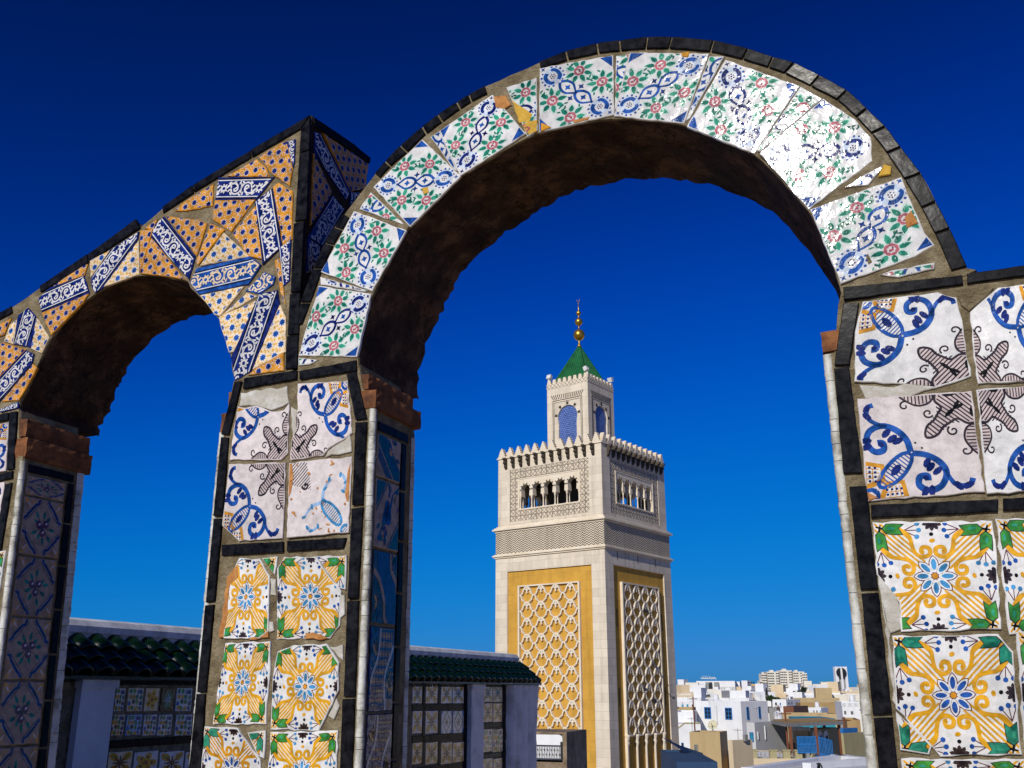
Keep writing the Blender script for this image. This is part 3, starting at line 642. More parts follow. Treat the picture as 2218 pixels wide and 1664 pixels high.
pieces = [  # crop, outline, kind, turn or band axis
    ('A', [(-160, 960), (80, 842), (35, 945), (-160, 1010)], 'o', .3), ('A', [(140, 812), (205, 762), (265, 830), (228, 1035), (108, 1010)], 'b', ((235, 790), (165, 1030))), ('A', [(271, 838), (355, 975), (305, 1073), (236, 1043)], 'c', .5),
    ('A', [(80, 882), (122, 852), (100, 1010), (42, 990)], 'c', .1), ('A', [(-150, 1080), (30, 1012), (185, 1060), (-150, 1400)], 'o', .7), ('A', [(-150, 1420), (190, 1068), (245, 1092), (235, 1150), (-150, 1600)], 'b', ((-30, 1370), (215, 1110))),
    ('A', [(240, 1167), (265, 1192), (197, 1320), (140, 1415), (32, 1420)], 'o', .75), ('A', [(0, 1490), (132, 1437), (132, 1470), (20, 1500)], 'b', ((0, 1495), (135, 1455))),
    ('A', [(390, 602), (590, 452), (633, 450), (610, 518)], 'o', .6), ('A', [(287, 690), (365, 618), (605, 532), (643, 650), (312, 783)], 'b', ((300, 735), (630, 590))), ('A', [(312, 792), (638, 662), (600, 715), (462, 856), (377, 945)], 'o', .35),
    ('A', [(660, 422), (845, 314), (790, 348), (662, 525)], 'c', .9), ('A', [(667, 600), (667, 548), (800, 347), (998, 222), (988, 272), (742, 606), (690, 640)], 'b', ((690, 620), (985, 232))), ('A', [(998, 288), (998, 512), (870, 556), (762, 596)], 'c', .8),
    ('A', [(1017, 207), (1098, 197), (1062, 330), (1012, 496)], 'o', .2), ('A', [(1052, 184), (1128, 132), (1108, 188)], 'o', .2), ('L', [(910, 884), (925, 896), (1112, 1126), (1060, 1110), (880, 1086), (848, 1083)], 'o', -.9),
    ('L', [(985, 754), (1170, 985), (1135, 1115), (914, 872), (932, 800)], 'b', ((955, 800), (1150, 1055))), ('L', [(1003, 748), (1190, 772), (1238, 792), (1182, 972)], 'o', -.8), ('L', [(1062, 708), (1100, 672), (1278, 562), (1272, 680), (1120, 708)], 'o', -.85),
    ('L', [(1372, 503), (1540, 412), (1598, 470), (1610, 508)], 'o', .05), ('L', [(1317, 517), (1636, 517), (1540, 638), (1297, 648)], 'b', ((1300, 583), (1600, 578))), ('L', [(1297, 656), (1522, 652), (1390, 832), (1283, 760)], 'o', .02),
    ('L', [(1267, 797), (1343, 830), (1192, 1030), (1184, 1018)], 'o', .9), ('L', [(1532, 692), (1540, 684), (1572, 998), (1500, 982), (1402, 850)], 'o', -.15), ('L', [(1345, 852), (1488, 984), (1215, 1036)], 'c', .2),
    ('L', [(1182, 1062), (1500, 992), (1562, 1040), (1490, 1148), (1197, 1207), (1143, 1140)], 'd', ((1160, 1140), (1540, 1055))), ('L', [(1533, 662), (1638, 578), (1687, 930), (1582, 1026)], 'b', ((1585, 640), (1640, 980))),
    ('L', [(1562, 390), (1690, 312), (1722, 302), (1752, 465), (1738, 558), (1640, 490)], 'o', -.15), ('L', [(1645, 572), (1672, 553), (1752, 602), (1748, 880), (1702, 916)], 'o', -.15), ('L', [(1727, 302), (1768, 292), (1764, 420), (1757, 452)], 'b', ((1735, 290), (1770, 460))),
    ('L', [(1683, 940), (1742, 893), (1733, 1128), (1702, 1156)], 'b', ((1700, 920), (1720, 1150))), ('L', [(1657, 1012), (1676, 1003), (1716, 1290), (1690, 1200)], 'o', .1), ('L', [(1484, 1188), (1590, 1087), (1648, 1112), (1638, 1150), (1560, 1202)], 'd', ((1500, 1180), (1640, 1110))),
    ('L', [(1212, 1220), (1458, 1172), (1320, 1336), (1292, 1328)], 'c', .25), ('L', [(1482, 1212), (1538, 1226), (1334, 1341)], 'c', .25), ('L', [(1322, 1350), (1548, 1252), (1402, 1552), (1382, 1555), (1332, 1400)], 'c', 1.0),
    ('C', [(902, 492), (1080, 452), (1102, 590), (800, 1286), (702, 1346), (637, 1376), (603, 1150)], 'b', ((990, 480), (680, 1340))), ('C', [(1112, 612), (1163, 730), (1163, 1083), (842, 1258)], 'c', 1.05), ('C', [(852, 1277), (1143, 1112), (1143, 1278), (795, 1328)], 'o', .3)]
def put_piece(Q, k, ax, parent, n, to3=P, cvt=None):
    Q = Q if area2(Q) > 0 else Q[::-1]; Q = shrink(Q, -.0027); cx = sum(p[0] for p in Q)/len(Q); cy = sum(p[1] for p in Q)/len(Q)
    if k == 'o': tile('tile', Q, 'orange', parent, STO, frame_map((cx+.003, cy), ax, .0278), to3)
    elif k == 'c': tile('tile', Q, 'cream', parent, STC, frame_map((cx, cy+.004), ax, .031), to3)
    else:
        a, b = ax; an = atan2(b[1]-a[1], b[0]-a[0]); pr = [-(p[0]-cx)*sin(an)+(p[1]-cy)*cos(an) for p in Q]; lo, hi = sorted(pr)[0], sorted(pr)[-1]
        wd = min(max(hi-lo, .03), .056); mid = (lo+hi)/2; o = (cx-mid*sin(an), cy+mid*cos(an))
        tile('tile', Q, 'cobalt' if k == 'b' else 'blue', parent, BAND if k == 'b' else BANDC, frame_map(o, an, wd), to3)
for n, (c, q, k, ax) in enumerate(pieces):
    put_piece(wp(c, q), k, wp(c, ax) if k in 'bd' else ax, la, n)
# its return face, seen in shade beside the right arch
def PR(x, d, y): return P(UB-d, x, y)                               # x = depth, d = inward
def wr(q, u=None): return [WJ(*px('D', x, y), UB if u is None else u) for x, y in q]
tile('border_tile', wr([(285, 118), (735, 425), (735, 505), (300, 225)]), 'black', la, to3=PR, h=.005, jag=.0006)
tile('border_tile', wr([(742, 430), (905, 570), (895, 625), (742, 512)]), 'black', la, to3=PR, h=.005, jag=.0006)
for q, k, ax in (([(312, 300), (365, 318), (685, 935), (640, 1015), (302, 520)], 'b', ((330, 300), (660, 980))), ([(490, 985), (610, 1125), (385, 1515), (245, 1425)], 'b', ((560, 1050), (300, 1490))),
                 ([(395, 310), (880, 645), (850, 880), (695, 920)], 'o', .4), ([(297, 545), (478, 930), (455, 1000), (255, 1290)], 'o', 1.0), ([(695, 945), (790, 950), (690, 1075)], 'b', ((700, 950), (780, 1000))),
                 ([(235, 1450), (360, 1540), (300, 1800), (215, 1800)], 'b', ((250, 1450), (260, 1800)))):
    put_piece([(a, b) for a, b in wr(q)], k, wr(ax) if k == 'b' else ax, la, 0, PR)
# ---- pillars
BIGY = [art_yellow(0), art_yellow(1, 'sky_blue', 'leaf', 'amber', 'cream'), art_yellow(2, 'blue', 'teal'), art_yellow(3, 'blue', 'jade', 'ochre', 'white'), art_yellow(4, 'sky_blue', 'leaf', 'amber', 'cream')]
SCR, SCRW = art_scroll(), art_scroll(True)
def pil_line(pts):
    """corner line of a pillar as u(v), from picture points, straightened and run to the floor"""
    Q = sorted([W(*q) for q in pts], key=lambda q: -q[1]); n = len(Q); mv = sum(q[1] for q in Q)/n; mu = sum(q[0] for q in Q)/n
    s = sum((q[1]-mv)*(q[0]-mu) for q in Q)/sum((q[1]-mv)**2 for q in Q); return lambda v: mu+s*(max(v, 1.2)-mv)
def corner_trim(line, v0, v1, parent, side, d=.0055, r=.0080, dback=None):
    v = v1; rr = random.Random(int(v0*1e4))
    while v > v0+.02:
        L = rr.choice((.05, .03, .07, .022)); a, b = v, max(v-L, v0); e = rr.uniform(-.0005, .0005); V = []; n = 9
        zs_ = [a-.0005-(a-b-.001)*k/8 for k in range(9)]
        for z in zs_:
            for i in range(n):
                t = pi*(-.62+1.24*i/(n-1)); q = r*(1+.10*noise.noise(Vector((z*30, t*2, v0*3)))+.16*noise.noise(Vector((z*150, t*4, v0*7))))
                V.append(P(line(z)+side*(cos(t+(-.78 if True else 0))*q+e-.002), (d+sin(t-.78)*q) if dback is None else dback-(d+sin(t-.78)*q)+d, z))
        Fc = [(j*n+i, j*n+i+1, j*n+n+i+1, j*n+n+i) for j in range(8) for i in range(n-1)]
        part('corner_trim', V, Fc, 'trim', parent, None, True); v = b
def brick(u0, u1, d0, d1, v0, v1, parent, seed=0, tilt=0):
    b = B(); nx, nd, nv = 4, 12, 4; V = {}; r = Vector((seed*3.1, 0, 0))
    def g(i, j, k):
        u, d, v = u0+(u1-u0)*i/nx, d0+(d1-d0)*j/nd, v0+(v1-v0)*k/nv; q = noise.noise_vector(Vector((u*70, d*70, v*70))+r)*.003
        if (i in (0, nx))+(j in (0, nd))+(k in (0, nv)) >= 2: q += Vector(((nx/2-i)/nx, (nd/2-j)/nd, (nv/2-k)/nv))*.003
        return P(u+q.x, d+q.y, v+q.z+tilt*(d-d0))
    Vl = []; idx = {}
    def vi(i, j, k):
        if (i, j, k) not in idx: idx[i, j, k] = len(Vl); Vl.append(g(i, j, k))
        return idx[i, j, k]
    Fc = []
    for j in range(nd):
        for k in range(nv):
            Fc.append((vi(0, j, k), vi(0, j, k+1), vi(0, j+1, k+1), vi(0, j+1, k))); Fc.append((vi(nx, j, k), vi(nx, j+1, k), vi(nx, j+1, k+1), vi(nx, j, k+1)))
    for i in range(nx):
        for k in range(nv):
            Fc.append((vi(i, 0, k), vi(i+1, 0, k), vi(i+1, 0, k+1), vi(i, 0, k+1))); Fc.append((vi(i, nd, k), vi(i, nd, k+1), vi(i+1, nd, k+1), vi(i+1, nd, k)))
        for j in range(nd):
            Fc.append((vi(i, j, 0), vi(i, j+1, 0), vi(i+1, j+1, 0), vi(i+1, j, 0))); Fc.append((vi(i, j, nv), vi(i+1, j, nv), vi(i+1, j+1, nv), vi(i, j+1, nv)))
    return part('brick', Vl, Fc, 'terracotta', parent)
def scroll(c, q, brown, par, poly=None, worn=False, base='pinkwhite'):
    """brown: which corner (0 top-left .. 3 bottom-left) holds the quarter cross"""
    Q = wp(c, q); k = (brown+2) % 4; pl = wp(c, poly) if poly else Q; pl = shrink(pl if area2(pl) > 0 else pl[::-1], -.0015); tile('tile', pl, base, par, SCRW if worn else SCR, quad_map(Q[k:]+Q[:k]), jag=.0016)
def yel(c, q, k, par, polys=None):
    Q = wp(c, q)
    for p_ in (polys or [q]): pl = wp(c, p_); pl = shrink(pl if area2(pl) > 0 else pl[::-1], -.0015); tile('tile', pl, 'white', par, BIGY[k], quad_map(Q), jag=.0018)
def blacks(par, L):
    for c, q in L: tile('border_tile', wp(c, q), 'black', par, h=.0055, jag=.0006)
def pale(par, c, q, m='mortar_pale', h=.003): tile('plaster_patch', wp(c, q), m, par, h=h, jag=.003, tilt=(0, 0))
# middle pillar
cR = pil_line([px('E', 1322, 520), px('F', 1335, 500), px('F', 1308, 1100), px('F', 1287, 1640)]); cL = pil_line([px('E', 130, 700), px('E', 74, 1300), px('F', 170, 300), px('F', 92, 1100), px('F', 44, 1600)])
vt = W(*px('E', 1322, 520))[1]; vtl = W(*px('E', 130, 640))[1]
mp = core('pillar', wp('E', [(238, 232), (740, 150), (1208, 70), (1222, 190), (1245, 300)])+[(cR(vt+.02)-.004, vt+.03), (cR(vt), vt), (cR(1.3), 1.3), (cR(0), 0), (cL(0), 0), (cL(1.3), 1.3), (cL(vtl), vtl)]+wp('E', [(150, 610), (190, 450)]), T_PIL, arc, .0015,
          mats=('mortar', 'mortar'), label='middle pillar with blue scroll tiles above yellow flower tiles')
blacks(mp, [('E', [(330, 217), (738, 157), (736, 225), (318, 300)]), ('E', [(760, 162), (1203, 78), (1203, 160), (762, 228)]), ('E', [(255, 247), (308, 242), (205, 658), (147, 652)]), ('E', [(145, 676), (203, 680), (160, 1288), (92, 1292)]),
            ('S', [(464.8, 1124), (483, 1124), (466.5, 1302), (448.5, 1305)]), ('F', [(162, 452), (224, 447), (165, 1092), (102, 1092)]), ('F', [(98, 1108), (160, 1108), (128, 1690), (38, 1690)]),
            ('E', [(1130, 188), (1200, 168), (1283, 533), (1197, 543)]), ('E', [(1197, 562), (1284, 557), (1252, 1203), (1172, 1208)]), ('S', [(763.2, 1102.8), (788, 1099), (777.5, 1295), (756, 1297.5)]),
            ('F', [(1216, 422), (1298, 417), (1270, 1128), (1187, 1128)]), ('F', [(1181, 1147), (1270, 1142), (1247, 1690), (1160, 1690)]),
            ('E', [(152, 1517), (633, 1492), (633, 1573), (152, 1603)]), ('E', [(667, 1487), (1123, 1462), (1100, 1543), (662, 1568)])])
scroll('E', [(285, 275), (695, 255), (658, 855), (212, 855)], 2, mp, [(278, 442), (330, 458), (420, 440), (540, 484), (640, 472), (676, 422), (662, 800), (610, 848), (215, 850)])
scroll('E', [(752, 262), (1130, 242), (1165, 822), (690, 852)], 3, mp, [(752, 266), (1130, 244), (1163, 640), (1100, 690), (985, 758), (935, 818), (692, 850), (705, 700), (745, 600)])
scroll('E', [(212, 878), (650, 868), (625, 1468), (150, 1482)], 1, mp, [(214, 892), (645, 882), (640, 1180), (622, 1462), (290, 1483), (158, 1362)])
scroll('E', [(682, 882), (1158, 832), (1138, 1418), (668, 1458)], 0, mp, worn=True)
pale(mp, 'E', [(300, 330), (660, 280), (670, 410), (540, 465), (400, 430), (285, 435)]); pale(mp, 'E', [(690, 440), (740, 470), (730, 640), (700, 690)]); pale(mp, 'E', [(980, 790), (1150, 660), (1160, 790), (960, 830)])
yel('F', [(285, 100), (690, 92), (640, 690), (250, 692)], 4, mp, [[(412, 105), (560, 112), (632, 240), (625, 640), (560, 690), (300, 690), (330, 480), (345, 260)], [(588, 105), (690, 94), (668, 212)]])
yel('F', [(705, 95), (1205, 86), (1178, 690), (690, 700)], 1, mp, [[(752, 100), (975, 97), (1163, 350), (1150, 600), (1080, 690), (690, 698), (702, 180)], [(988, 92), (1203, 88), (1193, 328), (1152, 318)]])
yel('F', [(300, 738), (640, 722), (602, 1328), (215, 1330)], 1, mp, [[(318, 738), (638, 724), (636, 930), (618, 1120), (602, 1328), (222, 1328), (262, 1060)]])
yel('F', [(680, 742), (1168, 742), (1140, 1378), (642, 1370)], 4, mp, [[(700, 800), (820, 752), (1058, 742), (1148, 880), (1146, 1080), (998, 1376), (646, 1366), (662, 1000)]])
yel('F', [(160, 1352), (605, 1382), (575, 1990), (110, 1985)], 3, mp, [[(165, 1354), (400, 1368), (560, 1600), (575, 1990), (112, 1985)], [(480, 1400), (603, 1390), (590, 1580), (555, 1560)]])
yel('F', [(650, 1397), (1140, 1388), (1115, 2010), (612, 2000)], 1, mp)
for q in ([(262, 690), (290, 480), (320, 250), (400, 150), (410, 240), (345, 300), (330, 520), (300, 690)], [(560, 640), (625, 600), (628, 690), (480, 702)], [(905, 660), (960, 655), (1070, 700), (900, 702)], [(705, 190), (750, 200), (745, 270), (705, 275)]): pale(mp, 'F', q, 'chip', .0045)
for q in ([(1080, 760), (1180, 740), (1180, 860)], [(1150, 370), (1190, 380), (1190, 520), (1140, 560)], [(640, 250), (680, 260), (680, 380), (640, 370)], [(630, 570), (660, 580), (665, 640), (630, 650)], [(1070, 1270), (1130, 1140), (1150, 1200), (1110, 1300)]): pale(mp, 'F', q)
corner_trim(cR, 1.25, vt+.02, mp, 1); corner_trim(cL, 1.25, vtl, mp, -1)
UJ = cR(1.8)
b0, b1 = W(*px('E', 1300, 455))[1], W(*px('E', 1300, 300))[1]
brick(cR(vt)-.05, cR(vt)+.008, -.001, T_PIL+.016, b0, b1, mp, 1); brick(cR(vt)-.08, cR(vt)-.016, .004, T_PIL+.02, b1+.002, b1+.040, mp, 2)
brick(cL(vtl)-.010, cL(vtl)+.03, .006, T_PIL, vtl+.002, W(*px('E', 130, 480))[1], mp, 3); brick(cL(vtl)+.006, cL(vtl)+.04, .006, T_PIL, W(*px('E', 130, 478))[1], W(*px('E', 130, 320))[1], mp, 4)
# its jamb, in shade
def PJ(x, d, y): return P(cR(y)-d, x, y)
def wj(c, q, u=None): return [WJ(*px(c, x, y), UJ if u is None else u) for x, y in q]
def jamb_tiles(par, to3, d0, d1, vs, arts, base, bd0, bd1, vtop, vbot):
    for i in range(len(vs)-1):
        q = [(d0, vs[i]-.003), (d1, vs[i]-.003), (d1, vs[i+1]+.003), (d0, vs[i+1]+.003)]
        tile('tile', q, base[i % len(base)], par, arts[i % len(arts)], quad_map(q), to3, jag=.001)
    v = vtop
    while v > vbot:
        tile('border_tile', [(bd0, v-.003), (bd1, v-.003), (bd1, v-.108), (bd0, v-.108)], 'black', par, None, None, to3, h=.005, jag=.0005); v -= .111
vh = wj('E', [(1360, 465), (1625, 640), (1625, 712), (1360, 540)])
tile('border_tile', [(.02, vt-.004), (.150, vt-.004), (.150, vt-.024), (.02, vt-.024)], 'black', mp, None, None, PJ, h=.005, jag=.0006)
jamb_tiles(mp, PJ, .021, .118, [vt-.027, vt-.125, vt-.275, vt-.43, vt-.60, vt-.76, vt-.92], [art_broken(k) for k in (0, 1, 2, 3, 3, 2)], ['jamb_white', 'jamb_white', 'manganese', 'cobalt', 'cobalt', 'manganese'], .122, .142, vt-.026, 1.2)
corner_trim(cR, 1.25, vt-.005, mp, 1, dback=T_PIL-.009)
# left pillar
kR = pil_line([px('K', 97, 300), px('K', 22, 900), px('K', -62, 1600)]); kt = W(*px('K', 97, 285))[1]
lp = core('pillar', wp('K', [(-190, 110), (84, 62), (82, 180)])+[(kR(kt)-.002, kt+.01), (kR(kt), kt), (kR(1.2), 1.2), (kR(0), 0), (kR(0)-.36, 0)], T_PIL+.01, arc, .0015, mats=('mortar', 'mortar'), label='left pillar at the picture edge with bouquet tiles on its jamb')
blacks(lp, [('K', [(-60, 92), (44, 72), (40, 104), (-60, 125)]), ('K', [(51, 70), (82, 66), (66, 322), (36, 328)]), ('K', [(-70, 362), (61, 332), (59, 364), (-70, 396)]), ('K', [(28, 392), (57, 384), (-10, 800), (-40, 800)])])
scroll('K', [(-150, 150), (40, 118), (28, 330), (-170, 360)], 3, lp); scroll('K', [(-180, 420), (22, 385), (-15, 640), (-220, 680)], 0, lp)
corner_trim(kR, 1.2, kt, lp, 1)
for j in range(3):
    for i in range(2):
        u1 = kR(1.5)-.035-.165*i; v1 = W(*px('K', 0, 690))[1]-.165*j; q = [(u1-.155, v1), (u1, v1), (u1, v1-.155), (u1-.155, v1-.155)]; tile('tile', q, 'white', lp, BIGY[(i+j) % 4], quad_map(q), jag=.0018)
kb = [W(*px('K', 90, y))[1] for y in (272, 182, 98)]
brick(kR(kt)-.045, kR(kt)+.010, -.001, T_PIL+.03, kb[0], kb[1], lp, 5, -.02); brick(kR(kt)-.05, kR(kt)-.004, .002, T_PIL+.028, kb[1]+.002, kb[2], lp, 6, -.02)
def PK(x, d, y): return P(kR(y)-d, x, y)
tile('border_tile', [(.02, kt-.006), (.165, kt-.006), (.165, kt-.026), (.02, kt-.026)], 'black', lp, None, None, PK, h=.005, jag=.0006)
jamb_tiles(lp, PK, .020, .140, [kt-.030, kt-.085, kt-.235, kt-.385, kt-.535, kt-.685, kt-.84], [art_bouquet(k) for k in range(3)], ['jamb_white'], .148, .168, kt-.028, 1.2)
corner_trim(kR, 1.25, kt+.004, lp, 1, dback=T_PIL+.002, r=.0125)
# right pillar
rL = pil_line([px('I', 274, 720), px('I', 342, 1400), px('J', 412, 500), px('J', 468, 1100), px('J', 522, 1600)]); rt_ = W(*px('I', 270, 615))[1]
rp = core('pillar', wp('I', [(372, 182), (1140, 98), (1900, -10)])+[(W(2420, 900)[0], W(2420, 520)[1]), (W(2420, 900)[0], 0), (rL(0), 0), (rL(1.3), 1.3), (rL(rt_), rt_)]+wp('I', [(318, 600), (330, 470), (345, 290)]), T_PIL, arc, .0015, mats=('mortar', 'mortar'),
          label='right pillar with large blue scroll tiles above yellow flower tiles')
blacks(rp, [('I', [(377, 192), (1138, 112), (1143, 170), (380, 273)]), ('I', [(1170, 102), (1800, 12), (1800, 80), (1170, 165)]), ('I', [(377, 291), (476, 288), (415, 688), (320, 688)]), ('I', [(317, 711), (414, 706), (499, 1378), (377, 1383)]),
            ('J', [(398, -70), (503, -75), (574, 557), (467, 562)]), ('J', [(472, 586), (577, 581), (658, 1322), (542, 1327)]), ('J', [(547, 1351), (664, 1347), (697, 1690), (582, 1690)]),
            ('J', [(532, 42), (1313, 6), (1309, 84), (532, 119)]), ('J', [(1342, 2), (1800, -18), (1800, 52), (1342, 76)])])
scroll('I', [(492, 272), (1130, 217), (1195, 802), (440, 880)], 2, rp, [(507, 288), (980, 227), (1095, 262), (1130, 400), (1188, 755), (960, 828), (700, 800), (452, 788), (458, 480)], base='white')
scroll('I', [(1180, 212), (1700, 152), (1760, 790), (1217, 832)], 3, rp, [(1372, 197), (1700, 156), (1755, 785), (1245, 800), (1218, 640), (1195, 350)], base='white')
scroll('I', [(472, 907), (1193, 862), (1273, 1498), (532, 1553)], 1, rp); scroll('I', [(1237, 852), (1780, 802), (1850, 1478), (1302, 1508)], 0, rp, base='white')
yel('J', [(540, 152), (1275, 147), (1333, 815), (592, 825)], 0, rp, [[(547, 152), (1270, 148), (1300, 400), (1322, 800), (722, 815), (712, 640), (572, 468)]])
yel('J', [(1302, 132), (1990, 112), (2060, 800), (1387, 830)], 0, rp)
yel('J', [(652, 842), (1393, 832), (1463, 1583), (702, 1583)], 2, rp, [[(667, 852), (1310, 842), (1398, 950), (1448, 1570), (960, 1580), (692, 1290)], [(692, 1322), (898, 1520), (880, 1568), (717, 1540)]])
yel('J', [(1432, 822), (2100, 802), (2170, 1560), (1482, 1590)], 1, rp); yel('J', [(722, 1607), (1480, 1612), (1540, 2300), (782, 2330)], 0, rp); yel('J', [(1500, 1610), (2180, 1585), (2240, 2280), (1560, 2300)], 2, rp)
pale(rp, 'J', [(576, 472), (642, 512), (722, 700), (716, 806), (648, 828), (602, 640)]); pale(rp, 'J', [(606, 640), (648, 835), (690, 1290), (665, 1240)]); pale(rp, 'I', [(480, 815), (700, 830), (940, 770), (960, 835), (780, 900), (520, 905)]); pale(rp, 'I', [(1110, 230), (1340, 190), (1250, 280), (1180, 340), (1130, 300)], 'mortar')
for q in ([(527, 1500), (600, 1540), (540, 1556)],): pale(rp, 'I', q, 'chip', .005)
corner_trim(rL, 1.2, rt_, rp, -1)
i0, i1 = W(*px('I', 280, 602))[1], W(*px('I', 280, 462))[1]
brick(rL(rt_)-.006, rL(rt_)+.045, -.003, T_PIL, i0, i1, rp, 7); brick(rL(rt_)+.032, rL(rt_)+.07, .004, T_PIL, i1, W(*px('I', 350, 292))[1], rp, 8)
# the arcade goes on out of view to the left, as a plain plastered wall
pw = core('end_wall', [(kR(0)-.36, 0), (kR(0)-.36, 2.42), (kR(0)-2.9, 3.4), (kR(0)-2.9, 0)], .25, arc, .02, mats=('plaster', 'plaster'))

# ================================================================== terrace floor and the side wall with green eaves
rough_mat('green_tile', (.0008, .004, .002), (.0022, .016, .004), 14, .24, .4, dist=.006, spec=.3)  # eave glaze set near-black: the shade on the tiles is in this colour
rough_mat('stain', (.10, .075, .05), (.33, .25, .17), 2.2, .95, .6, (.22, .16, .10), dist=.03, scale2=12)
rough_mat('iron', (.01, .01, .012), (.025, .025, .03), 30, .5, .2)
b = B(); b.prism([(-9, -7), (7, -7), (7, 16), (-9, 16)], -.3, 0); tag(b.part('terrace_floor', 'floor'), None, None, kind='structure')
S0 = (-2.30, 6.6)
def PS(l, o, z): return Vector((S0[0]+l*DX+o*UX, S0[1]+l*DY+o*UY, z))
def SL(x, y, o=0):
    r = ray(x, y); sx, sy = S0[0]+o*UX, S0[1]+o*UY; k = (sx*UX+sy*UY)/(r[0]*UX+r[1]*UY)
    return (r[0]*k-sx)*DX+(r[1]*k-sy)*DY, ZC+r[2]*k
sw = thing('side_wall', PS(2.5, -.3, 0), 'shaded terrace wall with green glazed eave tiles, tiled panels and white pilasters behind the arcade', 'wall')
LA, LE = -2.2, SL(1157, 1560)[0]
b = B(); b.prism([(-.55, 0), (0, 0), (0, 1.66), (-.13, 1.80), (-.55, 1.80)], LA, LE-.02, 0, lambda o, z, l: PS(l, o, z)); wallm = b.part('wall', 'mortar', sw)
zc0 = SL(330, 1352, -.2)[1]
b = B(); b.prism([(-.58, zc0-.17), (-.16, zc0-.17), (-.14, zc0-.095), (-.13, zc0-.09), (-.125, zc0-.05), (-.15, zc0-.015), (-.2, zc0), (-.52, zc0), (-.58, zc0-.06)], LA, SL(1124, 1410, -.13)[0], 0, lambda o, z, l: PS(l, o, z)); b.part('coping', 'coping', sw)
b = B(); b.prism([(-.56, 1.80), (-.15, 1.80), (-.15, zc0-.17), (-.56, zc0-.17)], LA, SL(1122, 1410, -.15)[0], 0, lambda o, z, l: PS(l, o, z)); b.part('upper_wall', 'plaster', sw)
# barrel tiles: one mesh, laid in three courses
tb = B(); n = 9; V = []
for s, (yy, rr) in enumerate(((0, .070), (.14, .061))):
    for ins in (0, .014):
        V += [((rr-ins)*cos(pi*i/(n-1)), yy, (rr-ins)*sin(pi*i/(n-1))*.95) for i in range(n)]
Fc = []
for i in range(n-1): Fc += [(i, i+1, 2*n+i+1, 2*n+i), (n+i, 3*n+i, 3*n+i+1, n+i+1), (i, n+i, n+i+1, i+1), (2*n+i, 2*n+i+1, 3*n+i+1, 3*n+i)]
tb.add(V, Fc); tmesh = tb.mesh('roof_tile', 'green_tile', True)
o0, z0e, o1, z1e = .115, 1.675, -.15, 1.85; sl_ = atan2(z1e-z0e, o0-o1); ang = atan2(-UX, UY)  # local +y runs up the slope, towards the wall
up = Vector((-UX*cos(sl_), -UY*cos(sl_), sin(sl_))); alo = Vector((DX, DY, 0)); nrm = alo.cross(up).normalized(); nrm = nrm if nrm.z > 0 else -nrm
xax = up.cross(nrm); R3 = Matrix((xax, up, nrm)).transposed().to_euler()
l = LA+.1; k = 0
while l < LE-.05:
    for c in range(3):
        w0 = PS(l, o0, z0e)+up*(.105*c)+nrm*(.012*c+.004)
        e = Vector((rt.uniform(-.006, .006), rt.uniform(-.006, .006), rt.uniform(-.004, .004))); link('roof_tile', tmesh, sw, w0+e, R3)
    l += .150; k += 1
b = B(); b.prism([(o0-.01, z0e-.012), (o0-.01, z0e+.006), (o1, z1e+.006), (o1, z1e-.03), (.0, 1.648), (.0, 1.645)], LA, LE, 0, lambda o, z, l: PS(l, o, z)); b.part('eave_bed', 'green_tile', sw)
def srect(x0, x1, y0, y1): 
    xm, ym = (x0+x1)/2, (y0+y1)/2; return SL(x0, ym)[0], SL(x1, ym)[0], SL(xm, y1)[1], SL(xm, y0)[1]
def PSd(x, d, y): return PS(x, -d, y)
R4 = lambda x0, x1, y0, y1: (120+x0/4.82, 120+x1/4.82, 1320+y0/4.82, 1320+y1/4.82)
R7 = lambda x0, x1, y0, y1: (880+x0/5.267, 880+x1/5.267, 1360+y0/5.267, 1360+y1/5.267)
PAN = [art_panel(k) for k in range(5)]
def pt(r, k, base='white', h=.008):
    l0, l1, z0, z1 = srect(*r); q = [(l0+.006, z1-.006), (l1-.006, z1-.006), (l1-.006, z0+.006), (l0+.006, z0+.006)]
    tile('tile', q, base, sw, None if k is None else PAN[k], quad_map(q), PSd, h=h, jag=.002)
def pblack(l0, l1, z0, z1, horiz):
    L = l1-l0 if horiz else z1-z0; n = max(1, round(L/.36))
    for i in range(n):
        a, c = i/n*L+.004, (i+1)/n*L-.004
        q = [(l0+a, z0), (l0+c, z0), (l0+c, z1), (l0+a, z1)] if horiz else [(l0, z0+a), (l1, z0+a), (l1, z0+c), (l0, z0+c)]
        tile('border_tile', q, 'black', sw, None, None, PSd, h=.010, jag=.001, tilt=(0, 0))
def pblk(r, horiz): pblack(*srect(*r), horiz)
zb1, zb0 = SL(330, 1469)[1], SL(330, 1484)[1]
pblack(SL(228, 1475)[0], SL(1091, 1475)[0], zb0, zb1, True)
for i, (x0, x1) in enumerate(((590, 718), (738, 912), (920, 1075), (1088, 1238), (1244, 1420))): pt(R4(x0, x1, 812, 1072), (2, 2, 4, 3, 2)[i], ('white', 'cream', 'cream', 'manganese', 'white')[i])
for i, (x0, x1) in enumerate(((560, 715), (722, 895), (905, 1050), (1058, 1210), (1240, 1420))): pt(R4(x0, x1, 1090, 1325), 2, ('cream', 'paleblue', 'white', 'white', 'white')[i])
for i, (x0, x1) in enumerate(((530, 792), (800, 1062), (1072, 1332), (1340, 1600))): pt(R4(x0, x1, 1475, 1730), (0, 4, 0, 0)[i], 'cream' if i == 0 else 'white')
zz = srect(*R4(560, 1420, 1345, 1425)); pblack(SL(218, 1600)[0], SL(440, 1600)[0], zz[2], zz[3], True)
l0, l1, z0, z1 = srect(*R4(500, 560, 800, 1330)); pblack(l0, l0+.075, 1.0, zb0-.006, False)
